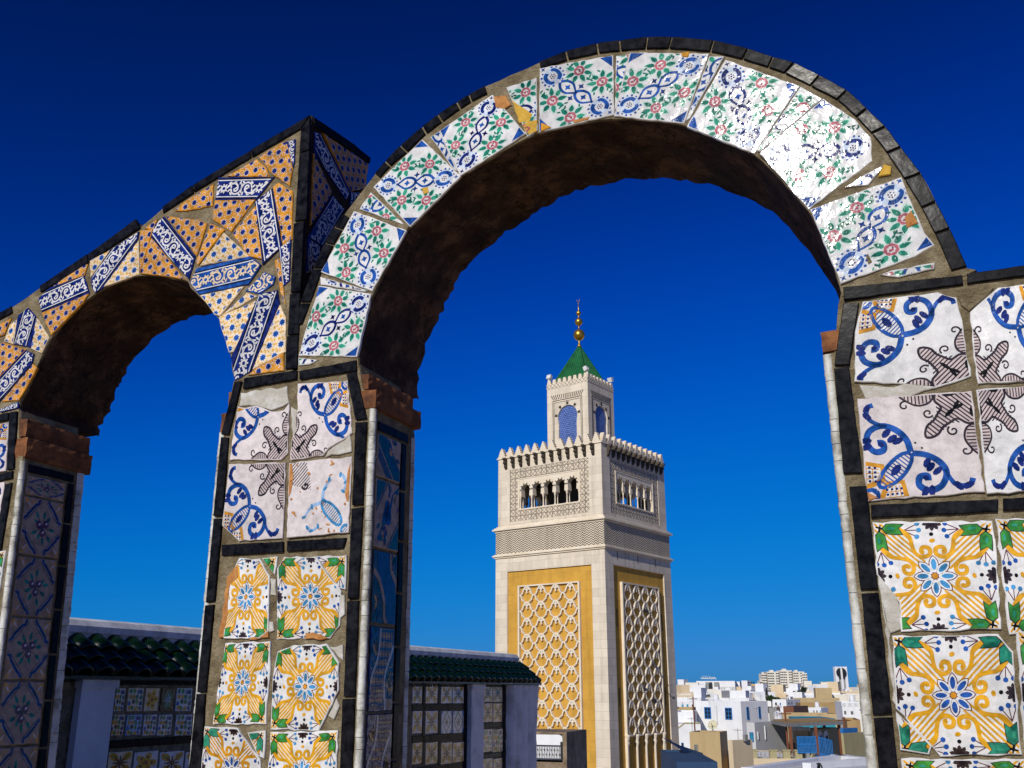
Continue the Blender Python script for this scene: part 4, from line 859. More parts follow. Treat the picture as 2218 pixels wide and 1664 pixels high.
for (x0, x1) in ((60, 175), (210, 352), (388, 515), (520, 650)):
    for j, (y0, y1) in enumerate(((640, 868), (942, 1212), (1300, 1560))): pt(R7(x0, x1, y0, y1), (0, 1 if x0 > 300 else 0, 0)[j], ('white', 'grey_white', 'cream')[j])
for (y0, y1) in ((872, 936), (1218, 1290), (1565, 1630)): pblk(R7(60, 650, y0, y1), True)
for r in ((178, 206, 640, 1560), (355, 384, 640, 868), (355, 384, 942, 1212), (355, 384, 1300, 1560), (652, 684, 640, 1640), (835, 862, 640, 1640), (1092, 1118, 640, 1640)): pblk(R7(*r), False)
for (x0, x1) in ((866, 980), (984, 1090)):
    for j, (y0, y1) in enumerate(((642, 850), (856, 1080), (1150, 1420), (1485, 1660))): pt(R7(x0, x1, y0, y1), (0, 0, 2, 0)[j], 'cream')
for (y0, y1) in ((1086, 1135), (1430, 1475)): pblk(R7(866, 1090, y0, y1), True)
def pilaster(x0, x1, ztop, base):
    l0, l1 = SL(x0, 1560)[0], SL(x1, 1560)[0]; b = B(); f = lambda l, o, z: PS(l, o, z)
    b.box(l0, l1, .012, .06, 0, ztop-.07, 0, f); b.box(l0-.012, l1+.012, .012, .075, ztop-.07, ztop, 0, f); b.part('pilaster', 'plaster', sw)
pilaster(152, 226, SL(190, 1463)[1], 0); pilaster(1010, 1037, zb1, 0)
# rippled white end of the wall
l0, l1 = SL(1094, 1560)[0], LE; n = 60; V = []; Fc = []
for j in range(25):
    z = 1.655-.068*j
    for i in range(n+1):
        t = i/n; wv = abs(sin(pi*5*t))**.6; fl = max(0, t-.72)/.28; V.append(PS(l0+(l1-l0)*t+.03*fl*max(0, j-6)/24, .012+.085*wv*(1-.7*fl*min(1, j/9))+.01*noise.noise(Vector((t*9, j*.7, 0))), z))
for j in range(24):
    for i in range(n): k = j*(n+1)+i; Fc.append((k, k+n+1, k+n+2, k+1))
k0 = len(V); V += [PS(LE, -.5, 1.655), PS(LE, -.5, 0.02)]; Fc.append([n, k0, k0+1, 24*(n+1)+n])
part('fluted_plaster', V, Fc, 'plaster', sw, None, True)

# ================================================================== the minaret
AZ = radians(37); TC = Vector((4.58, 61.80, 0))
def pattern_mat(name, base, line, fn, rough=.8, var=.12):
    """fn(t, u, z) -> factor socket, with u running along whichever face the point lies on"""
    m, t, bs = nmat(name); g = N(t, 'ShaderNodeNewGeometry'); s = N(t, 'ShaderNodeSeparateXYZ'); t.links.new(g.outputs['Position'], s.inputs[0])
    def M_(op, a, b_=None):
        n = N(t, 'ShaderNodeMath', operation=op)
        for i, v in enumerate((a, b_)):
            if v is None: continue
            if isinstance(v, (int, float)): n.inputs[i].default_value = v
            else: t.links.new(v, n.inputs[i])
        return n.outputs[0]
    x = M_('SUBTRACT', s.outputs[0], TC.x); y = M_('SUBTRACT', s.outputs[1], TC.y)
    u = M_('ADD', M_('MULTIPLY', x, cos(AZ)+sin(AZ)), M_('MULTIPLY', y, cos(AZ)-sin(AZ))); fac = fn(t, M_, u, s.outputs[2])
    n1 = N(t, 'ShaderNodeTexNoise', i_Scale=1.7, i_Detail=8, i_Roughness=.65); t.links.new(g.outputs['Position'], n1.inputs['Vector'])
    mx = N(t, 'ShaderNodeMix', data_type='RGBA'); mx.inputs['A'].default_value = (*base, 1); mx.inputs['B'].default_value = (*line, 1); t.links.new(fac, mx.inputs['Factor'])
    n6 = N(t, 'ShaderNodeTexNoise', i_Scale=1.0, i_Detail=6, i_Roughness=.6); mp6 = N(t, 'ShaderNodeMapping'); mp6.inputs['Scale'].default_value = (2.4, 2.4, .22); t.links.new(g.outputs['Position'], mp6.inputs[0]); t.links.new(mp6.outputs[0], n6.inputs['Vector'])   # rain streaks
    st = N(t, 'ShaderNodeMapRange'); st.inputs[1].default_value = .5; st.inputs[2].default_value = .8; st.inputs[3].default_value = 1; st.inputs[4].default_value = .66; t.links.new(n6.outputs['Fac'], st.inputs[0])
    hs = N(t, 'ShaderNodeHueSaturation'); t.links.new(M_('MULTIPLY', M_('ADD', M_('MULTIPLY', n1.outputs['Fac'], var*2), 1-var), st.outputs[0]), hs.inputs['Value']); t.links.new(mx.outputs['Result'], hs.inputs['Color']); t.links.new(hs.outputs[0], bs.inputs['Base Color'])
    bs.inputs['Roughness'].default_value = rough; bs.inputs['Specular IOR Level'].default_value = .25; MAT[name] = m
    return m
def stone_fn(bw, bh, mort=.007):
    def fn(t, M_, u, z):
        c = N(t, 'ShaderNodeCombineXYZ'); t.links.new(u, c.inputs[0]); t.links.new(z, c.inputs[1])
        br = N(t, 'ShaderNodeTexBrick', i_Scale=1.0); br.inputs['Brick Width'].default_value = bw; br.inputs['Row Height'].default_value = bh; br.inputs['Mortar Size'].default_value = mort; br.inputs['Bias'].default_value = -.2
        br.inputs['Color1'].default_value = (0, 0, 0, 1); br.inputs['Color2'].default_value = (.42, .42, .42, 1); br.inputs['Mortar'].default_value = (1, 1, 1, 1)
        t.links.new(c.outputs[0], br.inputs['Vector']); return br.outputs['Color']
    return fn
pattern_mat('pale_stone', (.74, .645, .50), (.44, .37, .28), stone_fn(.95, .48), var=.16)
pattern_mat('gold_stone', (.60, .33, .05), (.44, .23, .035), stone_fn(.85, .55), var=.28)
def zig_fn(t, M_, u, z):
    tri = M_('MULTIPLY', M_('PINGPONG', u, .15), .8); return M_('GREATER_THAN', M_('FRACT', M_('DIVIDE', M_('ADD', z, tri), .137)), .52)
pattern_mat('zigzag', (.72, .61, .45), (.075, .065, .055), zig_fn, var=.08)
def lace_fn(t, M_, u, z):
    a = M_('PINGPONG', M_('ADD', u, z), .14); b_ = M_('PINGPONG', M_('SUBTRACT', u, z), .14); c = M_('PINGPONG', u, .20); d = M_('PINGPONG', z, .20)
    return M_('MAXIMUM', M_('MAXIMUM', M_('LESS_THAN', a, .020), M_('LESS_THAN', b_, .020)), M_('MULTIPLY', M_('MAXIMUM', M_('LESS_THAN', c, .022), M_('LESS_THAN', d, .022)), M_('GREATER_THAN', M_('ADD', a, b_), .12)))
pattern_mat('lace', (.68, .57, .42), (.10, .085, .07), lace_fn, var=.08)
def dia_fn(t, M_, u, z):
    a = M_('PINGPONG', M_('ADD', u, z), .145); b_ = M_('PINGPONG', M_('SUBTRACT', u, z), .145); return M_('MAXIMUM', M_('LESS_THAN', a, .02), M_('LESS_THAN', b_, .02))
pattern_mat('diamonds', (.74, .64, .49), (.13, .11, .08), dia_fn, var=.08)
pattern_mat('window_tile', (.14, .22, .50), (.03, .05, .16), stone_fn(.19, .13, .016), rough=.25, var=.35)
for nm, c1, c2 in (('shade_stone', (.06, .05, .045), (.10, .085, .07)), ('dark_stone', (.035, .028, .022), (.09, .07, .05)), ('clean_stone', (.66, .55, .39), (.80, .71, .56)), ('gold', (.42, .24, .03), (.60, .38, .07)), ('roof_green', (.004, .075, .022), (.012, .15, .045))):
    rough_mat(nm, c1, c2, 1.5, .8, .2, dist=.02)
MAT['gold'].node_tree.nodes['Principled BSDF'].inputs['Metallic'].default_value = .85; MAT['gold'].node_tree.nodes['Principled BSDF'].inputs['Roughness'].default_value = .35
def fm(k, hw):
    a = -AZ+k*pi/2; tx, ty = cos(a), sin(a); nx, ny = ty, -tx
    return lambda x, o, z: Vector((TC.x+tx*x+nx*(hw+o), TC.y+ty*x+ny*(hw+o), z))      # x to the right seen from outside, o outwards
def frot(k): return (0, 0, -AZ+k*pi/2)
GZ = -12.0
mi_ = thing('minaret', (TC.x, TC.y, GZ), 'tall square stone minaret with gold lattice panels, open loggia, lantern and green pyramid roof', 'minaret')
def sq(b, hw, z0, z1, m=0):
    f = fm(0, 0); b.box(-hw, hw, -hw, hw, z0, z1, m, f)
b = B(); sq(b, 3.90, GZ, 9.5); b.part('shaft', 'gold_stone', mi_)
b = B(); f = fm(0, 0)
for sx in (-1, 1):
    for sy in (-1, 1): b.box(*sorted((sx*3.07, sx*4.0)), *sorted((sy*3.07, sy*4.0)), GZ, 8.58, 0, f)
sq(b, 4.0, 8.581, 9.44); b.part('cladding', 'pale_stone', mi_)
b = B(); sq(b, 4.08, 9.44, 9.53); sq(b, 4.16, 9.53, 9.62); sq(b, 4.08, 9.62, 9.68); b.part('cornice', 'clean_stone', mi_)
b = B(); sq(b, 4.0, 9.68, 11.05); b.part('zigzag_band', 'zigzag', mi_)
b = B(); sq(b, 4.04, 11.05, 11.16); sq(b, 4.17, 11.16, 11.26); sq(b, 4.08, 11.26, 11.34); sq(b, 3.98, 11.34, 11.42); b.part('cornice', 'clean_stone', mi_)
# lattice unit in local axes: x right, y inwards, z up
CW, CH, LD = 1.05, .94, .16
def ribbon(b, pts, w, d, m=0):
    n = len(pts); L_ = []; R_ = []
    for i in range(n):
        a, c = pts[max(i-1, 0)], pts[min(i+1, n-1)]; dx, dy = c[0]-a[0], c[1]-a[1]; l = hypot(dx, dy); L_.append((pts[i][0]-dy/l*w/2, pts[i][1]+dx/l*w/2)); R_.append((pts[i][0]+dy/l*w/2, pts[i][1]-dx/l*w/2))
    for i in range(n-1):
        q = [L_[i], R_[i], R_[i+1], L_[i+1]]; V = [(x, -d, z) for x, z in q]+[(x, 0, z) for x, z in q]; b.add(V, [(0, 1, 2, 3), (0, 4, 5, 1), (1, 5, 6, 2), (2, 6, 7, 3), (3, 7, 4, 0)], m)
lu = B()
for s in (1, -1):
    ribbon(lu, [(x*s*CW, (z-1)*CH) for x, z in crv([(0, 1.0), (.12, .93), (.22, .80), (.28, .64), (.33, .56)], 3)], .088, LD)
    ribbon(lu, [(x*s*CW, (z-1)*CH) for x, z in ((.31, .60), (.31, .53), (.39, .53), (.39, .46), (.5, .46))], .066, LD-.004)
    ribbon(lu, [(x*s*CW, (z-1)*CH) for x, z in crv([(.5, .47), (.42, .40), (.36, .25), (.33, .12)], 3)], .085, LD-.008)
    ribbon(lu, [(x*s*CW, (z-1)*CH) for x, z in ((.34, .15), (.26, .15), (.26, .07), (.17, .07), (.17, .0), (0, .0))], .074, LD-.012)
    ribbon(lu, [(x*s*CW, (z-1)*CH) for x, z in crv([(0.02, .72), (.05, .80), (.10, .84), (.14, .80)], 3)], .06, LD-.016)
ribbon(lu, [(0, -.02), (0, -.42*CH)], .085, LD-.02); ribbon(lu, [(-.055, -.40*CH), (.055, -.40*CH)], .05, LD-.024)
lmesh = lu.mesh('lattice_unit', 'clean_stone')
col = B(); col.lathe([(.16, 0), (.16, .12), (.09, .2), (.075, .3), (.075, 2.4), (.10, 2.5), (.13, 2.62), (.10, 2.72), (.17, 2.9), (.19, 3.0)], 10); cmesh = col.mesh('colonnette', 'clean_stone', True)
for k in (0, 1):
    f = fm(k, 3.90)
    for r in range(10):
        for c in range(4):
            if r == 9: continue
            link('lattice_unit', lmesh, mi_, f((c-1.5)*CW, 0, 7.60-r*CH), frot(k))
    for c in range(5): link('colonnette', cmesh, mi_, f((c-2)*CW, .08, 7.60-9*CH-3.3), frot(k), (1, 1, 1.12))
    b = B()
    for x0, x1, z0, z1 in ((-2.24, -2.12, -10, 7.68), (2.12, 2.24, -10, 7.68), (-2.12, 2.12, 7.60, 7.68)): b.box(x0, x1, 0, LD+.01, z0, z1, 0, f)
    b.part('panel_frame', 'clean_stone', mi_)
    b = B()
    for x, z in ((-2.68, 5.6), (2.7, 5.6), (-2.68, 1.2), (2.7, 1.2)):
        if k: b.box(x-.03, x+.03, .0, .02, z-.5, z+.5, 0, f)
    for x in (-2.6, -.2, 2.0):
        if k: b.box(x-.025, x+.025, .102, .115, 8.95, 9.42, 0, f)
    if k: b.part('slit', 'dark_stone', mi_)
# loggia storey
HB = 3.9; CX = [(i-2)*.88 for i in range(5)]
def arch_pts(c, r, spring, n=14, over=.25):
    return [(c+r*cos(t), spring+r*sin(t)) for t in [pi+over-(pi+2*over)*i/n for i in range(n+1)]]
for k in range(4):
    f = fm(k, HB); g = lambda x, z, o: f(x, o, z); th = -.45; b = B(); xs = HB if k % 2 == 0 else HB-.4505
    for x0, x1 in ((-xs, -2.97), (2.97, xs)): b.prism([(x0, 11.42), (x1, 11.42), (x1, 15.8), (x0, 15.8)], th, 0, 0, g)
    b.box(-2.97, 2.97, th, 0, 15.0, 15.8, 0, f); b.box(-2.97, 2.97, th, 0, 11.42, 11.66, 0, f); b.part('loggia_wall', 'pale_stone', mi_)
    b = B()
    for x0, x1, z0, z1 in ((-2.97, -2.3, 11.66, 15.0), (2.3, 2.97, 11.66, 15.0), (-2.3, 2.3, 14.34, 15.0), (-2.3, 2.3, 11.66, 12.33)): b.box(x0, x1, th, -.03, z0, z1, 0, f)
    b.part('carved_panel', 'lace', mi_)
    b = B(); b.box(-2.34, 2.34, th-.03, .02, 12.33, 12.42, 0, f)
    for x0, x1, z0, z1 in ((-2.34, -2.22, 12.42, 14.30), (2.22, 2.34, 12.42, 14.30), (-2.34, 2.34, 14.30, 14.36)): b.box(x0, x1, th, .005, z0, z1, 0, f)
    for c in CX:
        A_ = arch_pts(c, .335, 13.62); x0, x1 = c-.44, c+.44
        if c == CX[0]: x0 = -2.22
        if c == CX[-1]: x1 = 2.22
        b.prism([(x0, 13.2), (c-.30, 13.2)]+A_+[(c+.30, 13.2), (x1, 13.2), (x1, 14.30), (x0, 14.30)], th+.04, -.02, 0, g)
    b.part('loggia_arches', 'clean_stone', mi_)
    if k < 2:
        for c in CX:
            for i in range(0, 11, 2):
                b = B()
                t0, t1 = -.2+(pi+.4)*(i+.15)/11, -.2+(pi+.4)*(i+.85)/11
                b.prism([(c+.345*cos(t0), 13.62+.345*sin(t0)), (c+.425*cos(t0), 13.62+.425*sin(t0)), (c+.425*cos(t1), 13.62+.425*sin(t1)), (c+.345*cos(t1), 13.62+.345*sin(t1))], -.02, -.004, 0, g)
                b.part('voussoir', 'shade_stone', mi_)
    cb = B(); cb.lathe([(.08, 0), (.08, .05), (.042, .09), (.038, .55), (.05, .6), (.075, .72), (.085, .79)], 8); cm = cb.mesh('column', 'clean_stone', True) if k == 0 else cm
    for c in [x-.44 for x in CX]+[CX[-1]+.44]:
        for o in (-.10, -.36): link('column', cm, mi_, f(c, o, 12.415))
b = B(); sq(b, 3.44, 11.42, 12.30); b.part('loggia_floor', 'shade_stone', mi_)
b = B(); sq(b, 3.44, 14.55, 15.78); b.part('loggia_ceiling', 'shade_stone', mi_)
b = B(); sq(b, 1.5, 12.3, 14.55); b.part('stair_core', 'shade_stone', mi_)
b = B(); sq(b, 3.97, 15.80, 15.88); b.part('string_course', 'clean_stone', mi_)
mb = B(); prof = [(-.29, 0), (-.29, .08), (-.20, .14), (-.23, .21), (-.15, .27), (-.18, .34), (-.10, .40), (-.12, .47), (-.05, .53), (-.06, .60)]
prof = prof+[(-x, z) for x, z in prof[::-1]]; mb.prism(prof, 0, .26, 0, lambda x, z, d: Vector((x, d, z))); mmesh = mb.mesh('merlon', 'clean_stone')
kb_ = B(); pr = [(0, 0), (.34, 0), (.34, -.12), (.20, -.18), (.27, -.28), (.27, -.36), (.14, -.44), (.16, -.56), (.06, -.68), (0, -.74)]; kb_.prism(pr, -.085, .085, 0, lambda d, z, x: Vector((x, -d, z))); kmesh = kb_.mesh('corbel', 'dark_stone')
for k in range(4):
    f = fm(k, 3.9)
    for i in range(12): link('merlon', mmesh, mi_, f(-3.575+.65*i, .06, 15.88), frot(k))
    if k < 2:
        for i in range(12): link('corbel', kmesh, mi_, f(-3.25+.60*i+(.0 if k == 0 else .05), 0, 15.80), frot(k))
# lantern
b = B(); sq(b, 1.46, 15.8, 21.0); b.part('lantern_core', 'pale_stone', mi_)
for k in range(4):
    f = fm(k, 1.6); g = lambda x, z, o: f(x, o, z); b = B(); A_ = arch_pts(0, .76, 18.62, 20, .18)
    left = A_[:11]; right = A_[10:]
    e = 1.6 if k % 2 == 0 else 1.46
    b.prism([(-e, 15.8), (-.70, 15.8), (-.70, 18.2)]+left+[(0, 20.72), (-e, 20.72)], -.14, 0, 0, g); b.prism([(e, 15.8), (e, 20.72), (0, 20.72)]+right+[(.70, 18.2), (.70, 15.8)], -.14, 0, 0, g)
    b.part('lantern_wall', 'pale_stone', mi_)
    if k > 1: continue
    b = B(); b.box(-.80, .80, -.139, -.10, 15.85, 19.5, 0, f); b.part('glazed_panel', 'window_tile', mi_)
    b = B()
    for x0, x1, z0, z1 in ((-1.16, -1.12, 15.85, 19.78), (1.12, 1.16, 15.85, 19.78), (-1.16, 1.16, 19.78, 19.83), (-1.06, -1.03, 15.85, 19.66), (1.03, 1.06, 15.85, 19.66), (-1.06, 1.06, 19.66, 19.69)): b.box(x0, x1, 0, .012, z0, z1, 0, f)
    for i in range(9):
        if i % 2: continue
        t0, t1 = pi*(i+.2)/9, pi*(i+.75)/9; b.prism([(.80*cos(t0), 18.62+.80*sin(t0)), (1.0*cos(t0), 18.62+1.0*sin(t0)), (1.0*cos(t1), 18.62+1.0*sin(t1)), (.80*cos(t1), 18.62+.80*sin(t1))], 0, .012, 0, g)
    for i in range(17):
        x = -1.08+.135*i; s = x*.16; b.prism([(x-.028, 19.88), (x+.028, 19.88), (x+s+.028, 20.2), (x+s-.028, 20.2)], 0, .012, 0, g)
    b.part('window_surround', 'dark_stone', mi_)
b = B(); sq(b, 1.62, 20.722, 21.02); b.part('diamond_band', 'diamonds', mi_)
mb = B(); mb.prism([(-.15, 0), (-.09, .30), (.09, .30), (.15, 0)], 0, .15, 0, lambda x, z, d: Vector((x, d, z))); m2 = mb.mesh('merlon', 'clean_stone')
for k in range(4):
    f = fm(k, 1.6)
    for i in range(8): link('merlon', m2, mi_, f(-1.435+.41*i, 0, 21.02), frot(k))
b = B(); b.box(-.16, .16, -.12, .12, 0, .3); b.box(-.03, .03, -.03, .03, -.25, 0); b.box(-.13, .13, -.14, -.12, .03, .27); flm = b.mesh('floodlight', 'plaster')
for k in range(4): link('floodlight', flm, mi_, fm(k, 1.6)(-1.5, -.1, 21.45), (radians(-20), 0, -AZ+k*pi/2))
rb = B(); f = fm(0, 0); ap = f(0, 0, 23.95)
for k in range(4):
    g = fm(k, 1.30); q0, q1 = g(-1.30, 0, 21.1), g(1.30, 0, 21.1); rb.add([q0, q1, ap], [(0, 1, 2)])
    for i in range(15):
        x = -1.25+2.5*i/14; tz = 1-abs(x)/1.30; top = g(x, -1.30*tz, 21.1+2.85*tz); base = g(x, 0, 21.1)
        if tz > .06: rb.tube([base, base+(top-base)*.97], [.055, .045], 6)
    rb.tube([q0, q0+(ap-q0)*.98], .07, 6)
rb.part('roof', 'roof_green', mi_, False)
fb = B(); c = (TC.x-.14, TC.y, 0)
def ball(z, r): return [(max(.05, r*sin(pi*i/10)), z-r*cos(pi*i/10)) for i in range(11)]
fb.lathe([(.16, 23.85), (.10, 24.0), (.05, 24.15), (.06, 24.3)]+ball(24.72, .40)+[(.045, 25.3)]+ball(25.68, .27)+[(.04, 26.1)]+ball(26.33, .17)+[(.03, 26.6), (.025, 27.0), (.05, 27.03), (.02, 27.08), (.012, 27.2)], 16, (TC.x, TC.y, 0))
cr = [(TC.x+.11*cos(t)*cos(AZ), TC.y-.11*cos(t)*sin(AZ), 27.30+.11*sin(t)) for t in [-pi/2-2.3+4.6*i/12 for i in range(13)]]
fb.tube(cr, [.005+.022*sin(pi*i/12) for i in range(13)], 6); fb.part('finial', 'gold', mi_, True)

# ================================================================== the city below
rough_mat('ground', (.20, .155, .10), (.36, .29, .20), .05, .95, .3, (.28, .22, .15), dist=.1, scale2=.8)
b = B(); b.prism([(-30000, -3000), (30000, -3000), (30000, 45000), (-30000, 45000)], GZ-1, GZ); tag(b.part('ground', 'ground'), None, None, kind='structure')
def wall_mat(name, c, dirt, scale=.6):
    rough_mat(name, tuple(x*.86 for x in c), c, scale, .92, .35, None, .02, .2, 8)
    m = MAT[name]; t = m.node_tree; bs = t.nodes['Principled BSDF']; src = bs.inputs['Base Color'].links[0].from_socket
    g = N(t, 'ShaderNodeNewGeometry'); mp_ = N(t, 'ShaderNodeMapping'); mp_.inputs['Scale'].default_value = (1.6, 1.6, .16); n = N(t, 'ShaderNodeTexNoise', i_Scale=1.0, i_Detail=7, i_Roughness=.65)
    t.links.new(g.outputs['Position'], mp_.inputs[0]); t.links.new(mp_.outputs[0], n.inputs['Vector'])
    mr = N(t, 'ShaderNodeMapRange'); mr.inputs[1].default_value = .52; mr.inputs[2].default_value = .80; mr.inputs[4].default_value = .6; t.links.new(n.outputs['Fac'], mr.inputs[0])
    mx = N(t, 'ShaderNodeMix', data_type='RGBA'); t.links.new(src, mx.inputs['A']); mx.inputs['B'].default_value = (*dirt, 1); t.links.new(mr.outputs[0], mx.inputs['Factor']); t.links.new(mx.outputs['Result'], bs.inputs['Base Color'])
wall_mat('whitewash', (.82, .82, .81), (.62, .60, .56)); wall_mat('tan_wall', (.48, .36, .19), (.28, .19, .10)); wall_mat('cream_wall', (.70, .56, .36), (.48, .36, .22)); wall_mat('grey_plaster', (.60, .60, .61), (.42, .42, .43), .9)
wall_mat('brown_wall', (.40, .27, .12), (.24, .15, .07)); wall_mat('olive_wall', (.42, .37, .20), (.25, .21, .11)); wall_mat('far_cream', (.80, .75, .63), (.68, .62, .50), .1); wall_mat('shade_blue', (.035, .075, .15), (.02, .04, .08)); wall_mat('far_orange', (.66, .40, .12), (.5, .3, .1), .1)
for nm, c in (('paint_blue', (.02, .17, .46)), ('paint_turquoise', (.03, .30, .40)), ('glass_dark', (.012, .016, .022)), ('red_paint', (.60, .02, .03)), ('green_paint', (.01, .32, .22)), ('sign_white', (.82, .82, .82)), ('dish', (.70, .64, .40)), ('tarp', (.012, .016, .03)), ('bark', (.10, .07, .045)), ('rust', (.20, .07, .03)), ('slate', (.30, .29, .27)), ('feather', (.10, .11, .13))):
    rough_mat(nm, tuple(x*.75 for x in c), c, 3, .55, .1)
def leafy(name, c):
    rough_mat(name, tuple(x*.45 for x in c), tuple(x*1.3 for x in c), 1.2, .8, .1)
leafy('cypress', (.018, .035, .016)); leafy('foliage', (.035, .065, .02))
c6 = lambda x, y: (1440+x/5.027, 1400+y/5.027)
class House:
    def __init__(s, name, label, cat, xl, xc, xr, ytop, D, mat, a=37, group=None, base=None, parapet=.35, roof='whitewash'):
        s.a = a = radians(a); X, Y = c6(xc, ytop); s.N = Nn = at(X, Y, D); s.D = D; s.ztop = Nn.z; yq = 1500
        ql = (lambda r: r[0]/r[1])(ray(c6(xl, 0)[0], yq)); qr = (lambda r: r[0]/r[1])(ray(c6(xr, 0)[0], yq))
        s.WL = (Nn.x-ql*D)/(cos(a)+ql*sin(a)); s.WR = max(1.5, (qr*D-Nn.x)/(sin(a)-qr*cos(a)) if sin(a)-qr*cos(a) > .02 else 8)
        s.WR = min(s.WR, max(14, 2.2*s.WL)); s.l = Vector((-cos(a), sin(a), 0)); s.r = Vector((sin(a), cos(a), 0)); s.nl = -s.r; s.nr = -s.l
        z0 = GZ if base is None else base; s.o = thing(name, (Nn.x, Nn.y, z0), label, cat, group); n0 = Vector((Nn.x, Nn.y, 0))
        f = lambda i, j, z: n0+s.l*i+s.r*j+Vector((0, 0, z)); b = B(); t = min(.3, s.WL*.1, s.WR*.1); z1 = s.ztop; p_ = parapet
        b.box(0, s.WL, 0, s.WR, z0, z1-p_, 0, f)
        for q in ((0, s.WL, 0, t), (0, s.WL, s.WR-t, s.WR), (0, t, t, s.WR-t), (s.WL-t, s.WL, t, s.WR-t)): b.box(*q, z1-p_, z1+.004, 0, f)
        b.part('wall', mat, s.o); b = B(); b.box(t, s.WL-t, t, s.WR-t, z1-p_, z1-p_+.03, 0, f); b.part('roof', roof, s.o)
    def on(s, face, x, y):
        """sight line met with a face: distance from the near corner, height"""
        r = ray(*c6(x, y)); n = s.nl if face == 'L' else s.nr; k = (s.N.x*n.x+s.N.y*n.y)/(r[0]*n.x+r[1]*n.y); d = s.l if face == 'L' else s.r
        return (r[0]*k-s.N.x)*d.x+(r[1]*k-s.N.y)*d.y, ZC+r[2]*k
    def F(s, face):
        d, n = (s.l, s.nl) if face == 'L' else (s.r, s.nr); n0 = Vector((s.N.x, s.N.y, 0))
        return lambda i, o, z: n0+d*i+n*o+Vector((0, 0, z))
    def win(s, face, x0, y0, x1, y1, frame='paint_blue', pane='glass_dark', bars=(1, 2), arch=False):
        i0, zz1 = s.on(face, x0, y0); i1, zz0 = s.on(face, x1, y1); i0, i1 = sorted((i0, i1)); s.win_m(face, i0, i1, zz0, zz1, frame, pane, bars, arch)
    def win_m(s, face, i0, i1, z0, z1, frame='paint_blue', pane='glass_dark', bars=(1, 2), arch=False):
        f = s.F(face); t = min(.10, (i1-i0)*.14)
        if frame is None:
            b = B(); b.box(i0, i1, -.05, .025, z0, z1, 0, f); b.part('window', pane, s.o); return
        b = B()
        for q in ((i0, i0+t, z0, z1), (i1-t, i1, z0, z1), (i0+t, i1-t, z0, z0+t), (i0+t, i1-t, z1-t, z1)): b.box(q[0], q[1], -.02, .07, q[2], q[3], 0, f)
        for k in range(bars[0]): c = i0+(i1-i0)*(k+1)/(bars[0]+1); b.box(c-t*.4, c+t*.4, -.02, .06, z0+t, z1-t, 0, f)
        for k in range(bars[1]): c = z0+(z1-z0)*(k+1)/(bars[1]+1); b.box(i0+t, i1-t, -.02, .05, c-t*.3, c+t*.3, 0, f)
        w_ = b.part('window', frame, s.o); b = B(); b.box(i0+t*.5, i1-t*.5, -.03, .02, z0+t*.5, z1-t*.5, 0, f); b.part('pane', pane, w_)
    def rows(s, face, nx, nz, i0, i1, z0, z1, fw=.55, fh=.5, pane='glass_dark'):
        f = s.F(face); cw, ch = (i1-i0)/nx, (z1-z0)/nz; b = B(); b.box(-cw*fw/2, cw*fw/2, -.1, .05, -ch*fh/2, ch*fh/2, 0, lambda i, o, z: (s.l if face == 'L' else s.r)*i+(s.nl if face == 'L' else s.nr)*o+Vector((0, 0, z))); m = b.mesh('window', pane)
        for i in range(nx):
            for j in range(nz): link('window', m, s.o, f(i0+cw*(i+.5), 0, z0+ch*(j+.5)))
# --- near houses, right of the minaret
h = House('white_house', 'whitewashed flat-roofed house with four blue barred windows beside the minaret', 'house', 330, 825, 1110, 600, 124, 'whitewash', 47, parapet=.3)
h.win('L', 430, 662, 508, 790); h.win('L', 655, 668, 738, 800); h.win('R', 885, 662, 918, 798, bars=(0, 2)); h.win('R', 1015, 658, 1045, 788, bars=(0, 2))
b = B(); i0, z0 = h.on('L', 565, 648); f = h.F('L'); b.box(i0-.05, i0+.05, .0, .08, z0-2.2, z0, 0, f); b.part('drainpipe', 'grey_plaster', h.o)
h2 = House('low_white_house', 'low whitewashed annexe with a dark coped sloping parapet next to the minaret', 'house', 100, 388, 402, 845, 112, 'whitewash', 8, parapet=.1)
b = B(); f = h2.F('L'); i0 = h2.on('L', 215, 845)[0]; i1 = h2.on('L', 388, 845)[0]; zt = h2.ztop; b.box(min(i0, i1), max(i0, i1), -.2, .06, zt+.01, zt+.14, 0, f); b.prism([(i0, zt+.01), (i0+1.9, zt-1.35), (i0+1.9, zt-1.2), (i0, zt+.14)], -.2, .06, 0, lambda x, z, o: f(x, o, z)); b.part('coping', 'olive_wall', h2.o)
h2.win('L', 178, 1050, 208, 1130, 'paint_blue', bars=(0, 0))
h = House('tan_house', 'tan plastered house with one small grilled window', 'house', 245, 598, 650, 938, 62, 'tan_wall', 22, parapet=.1, roof='tan_wall')
h.win('L', 318, 1068, 366, 1198, 'slate', bars=(3, 4))
h = House('grey_house', 'pale grey windowless house block with a blue door', 'house', 865, 975, 1305, 832, 70, 'grey_plaster', 42, parapet=.12)
h.win('L', 925, 936, 972, 1040, 'paint_blue', 'paint_turquoise', (0, 2))
f = h.F('R')
for x, ya, yb in ((1015, 930, 1015), (1095, 865, 1015)): i0, z0 = h.on('R', x, yb); z1 = h.on('R', x, ya)[1]; b = B(); b.box(i0-.03, i0+.03, 0, .06, z0, z1, 0, f); b.part('drainpipe', 'sign_white', h.o)
h = House('cream_house', 'cream plastered house front with a blank wall and tiny air conditioner', 'house', 652, 735, 895, 1027, 50, 'cream_wall', 52, parapet=.08, roof='cream_wall')
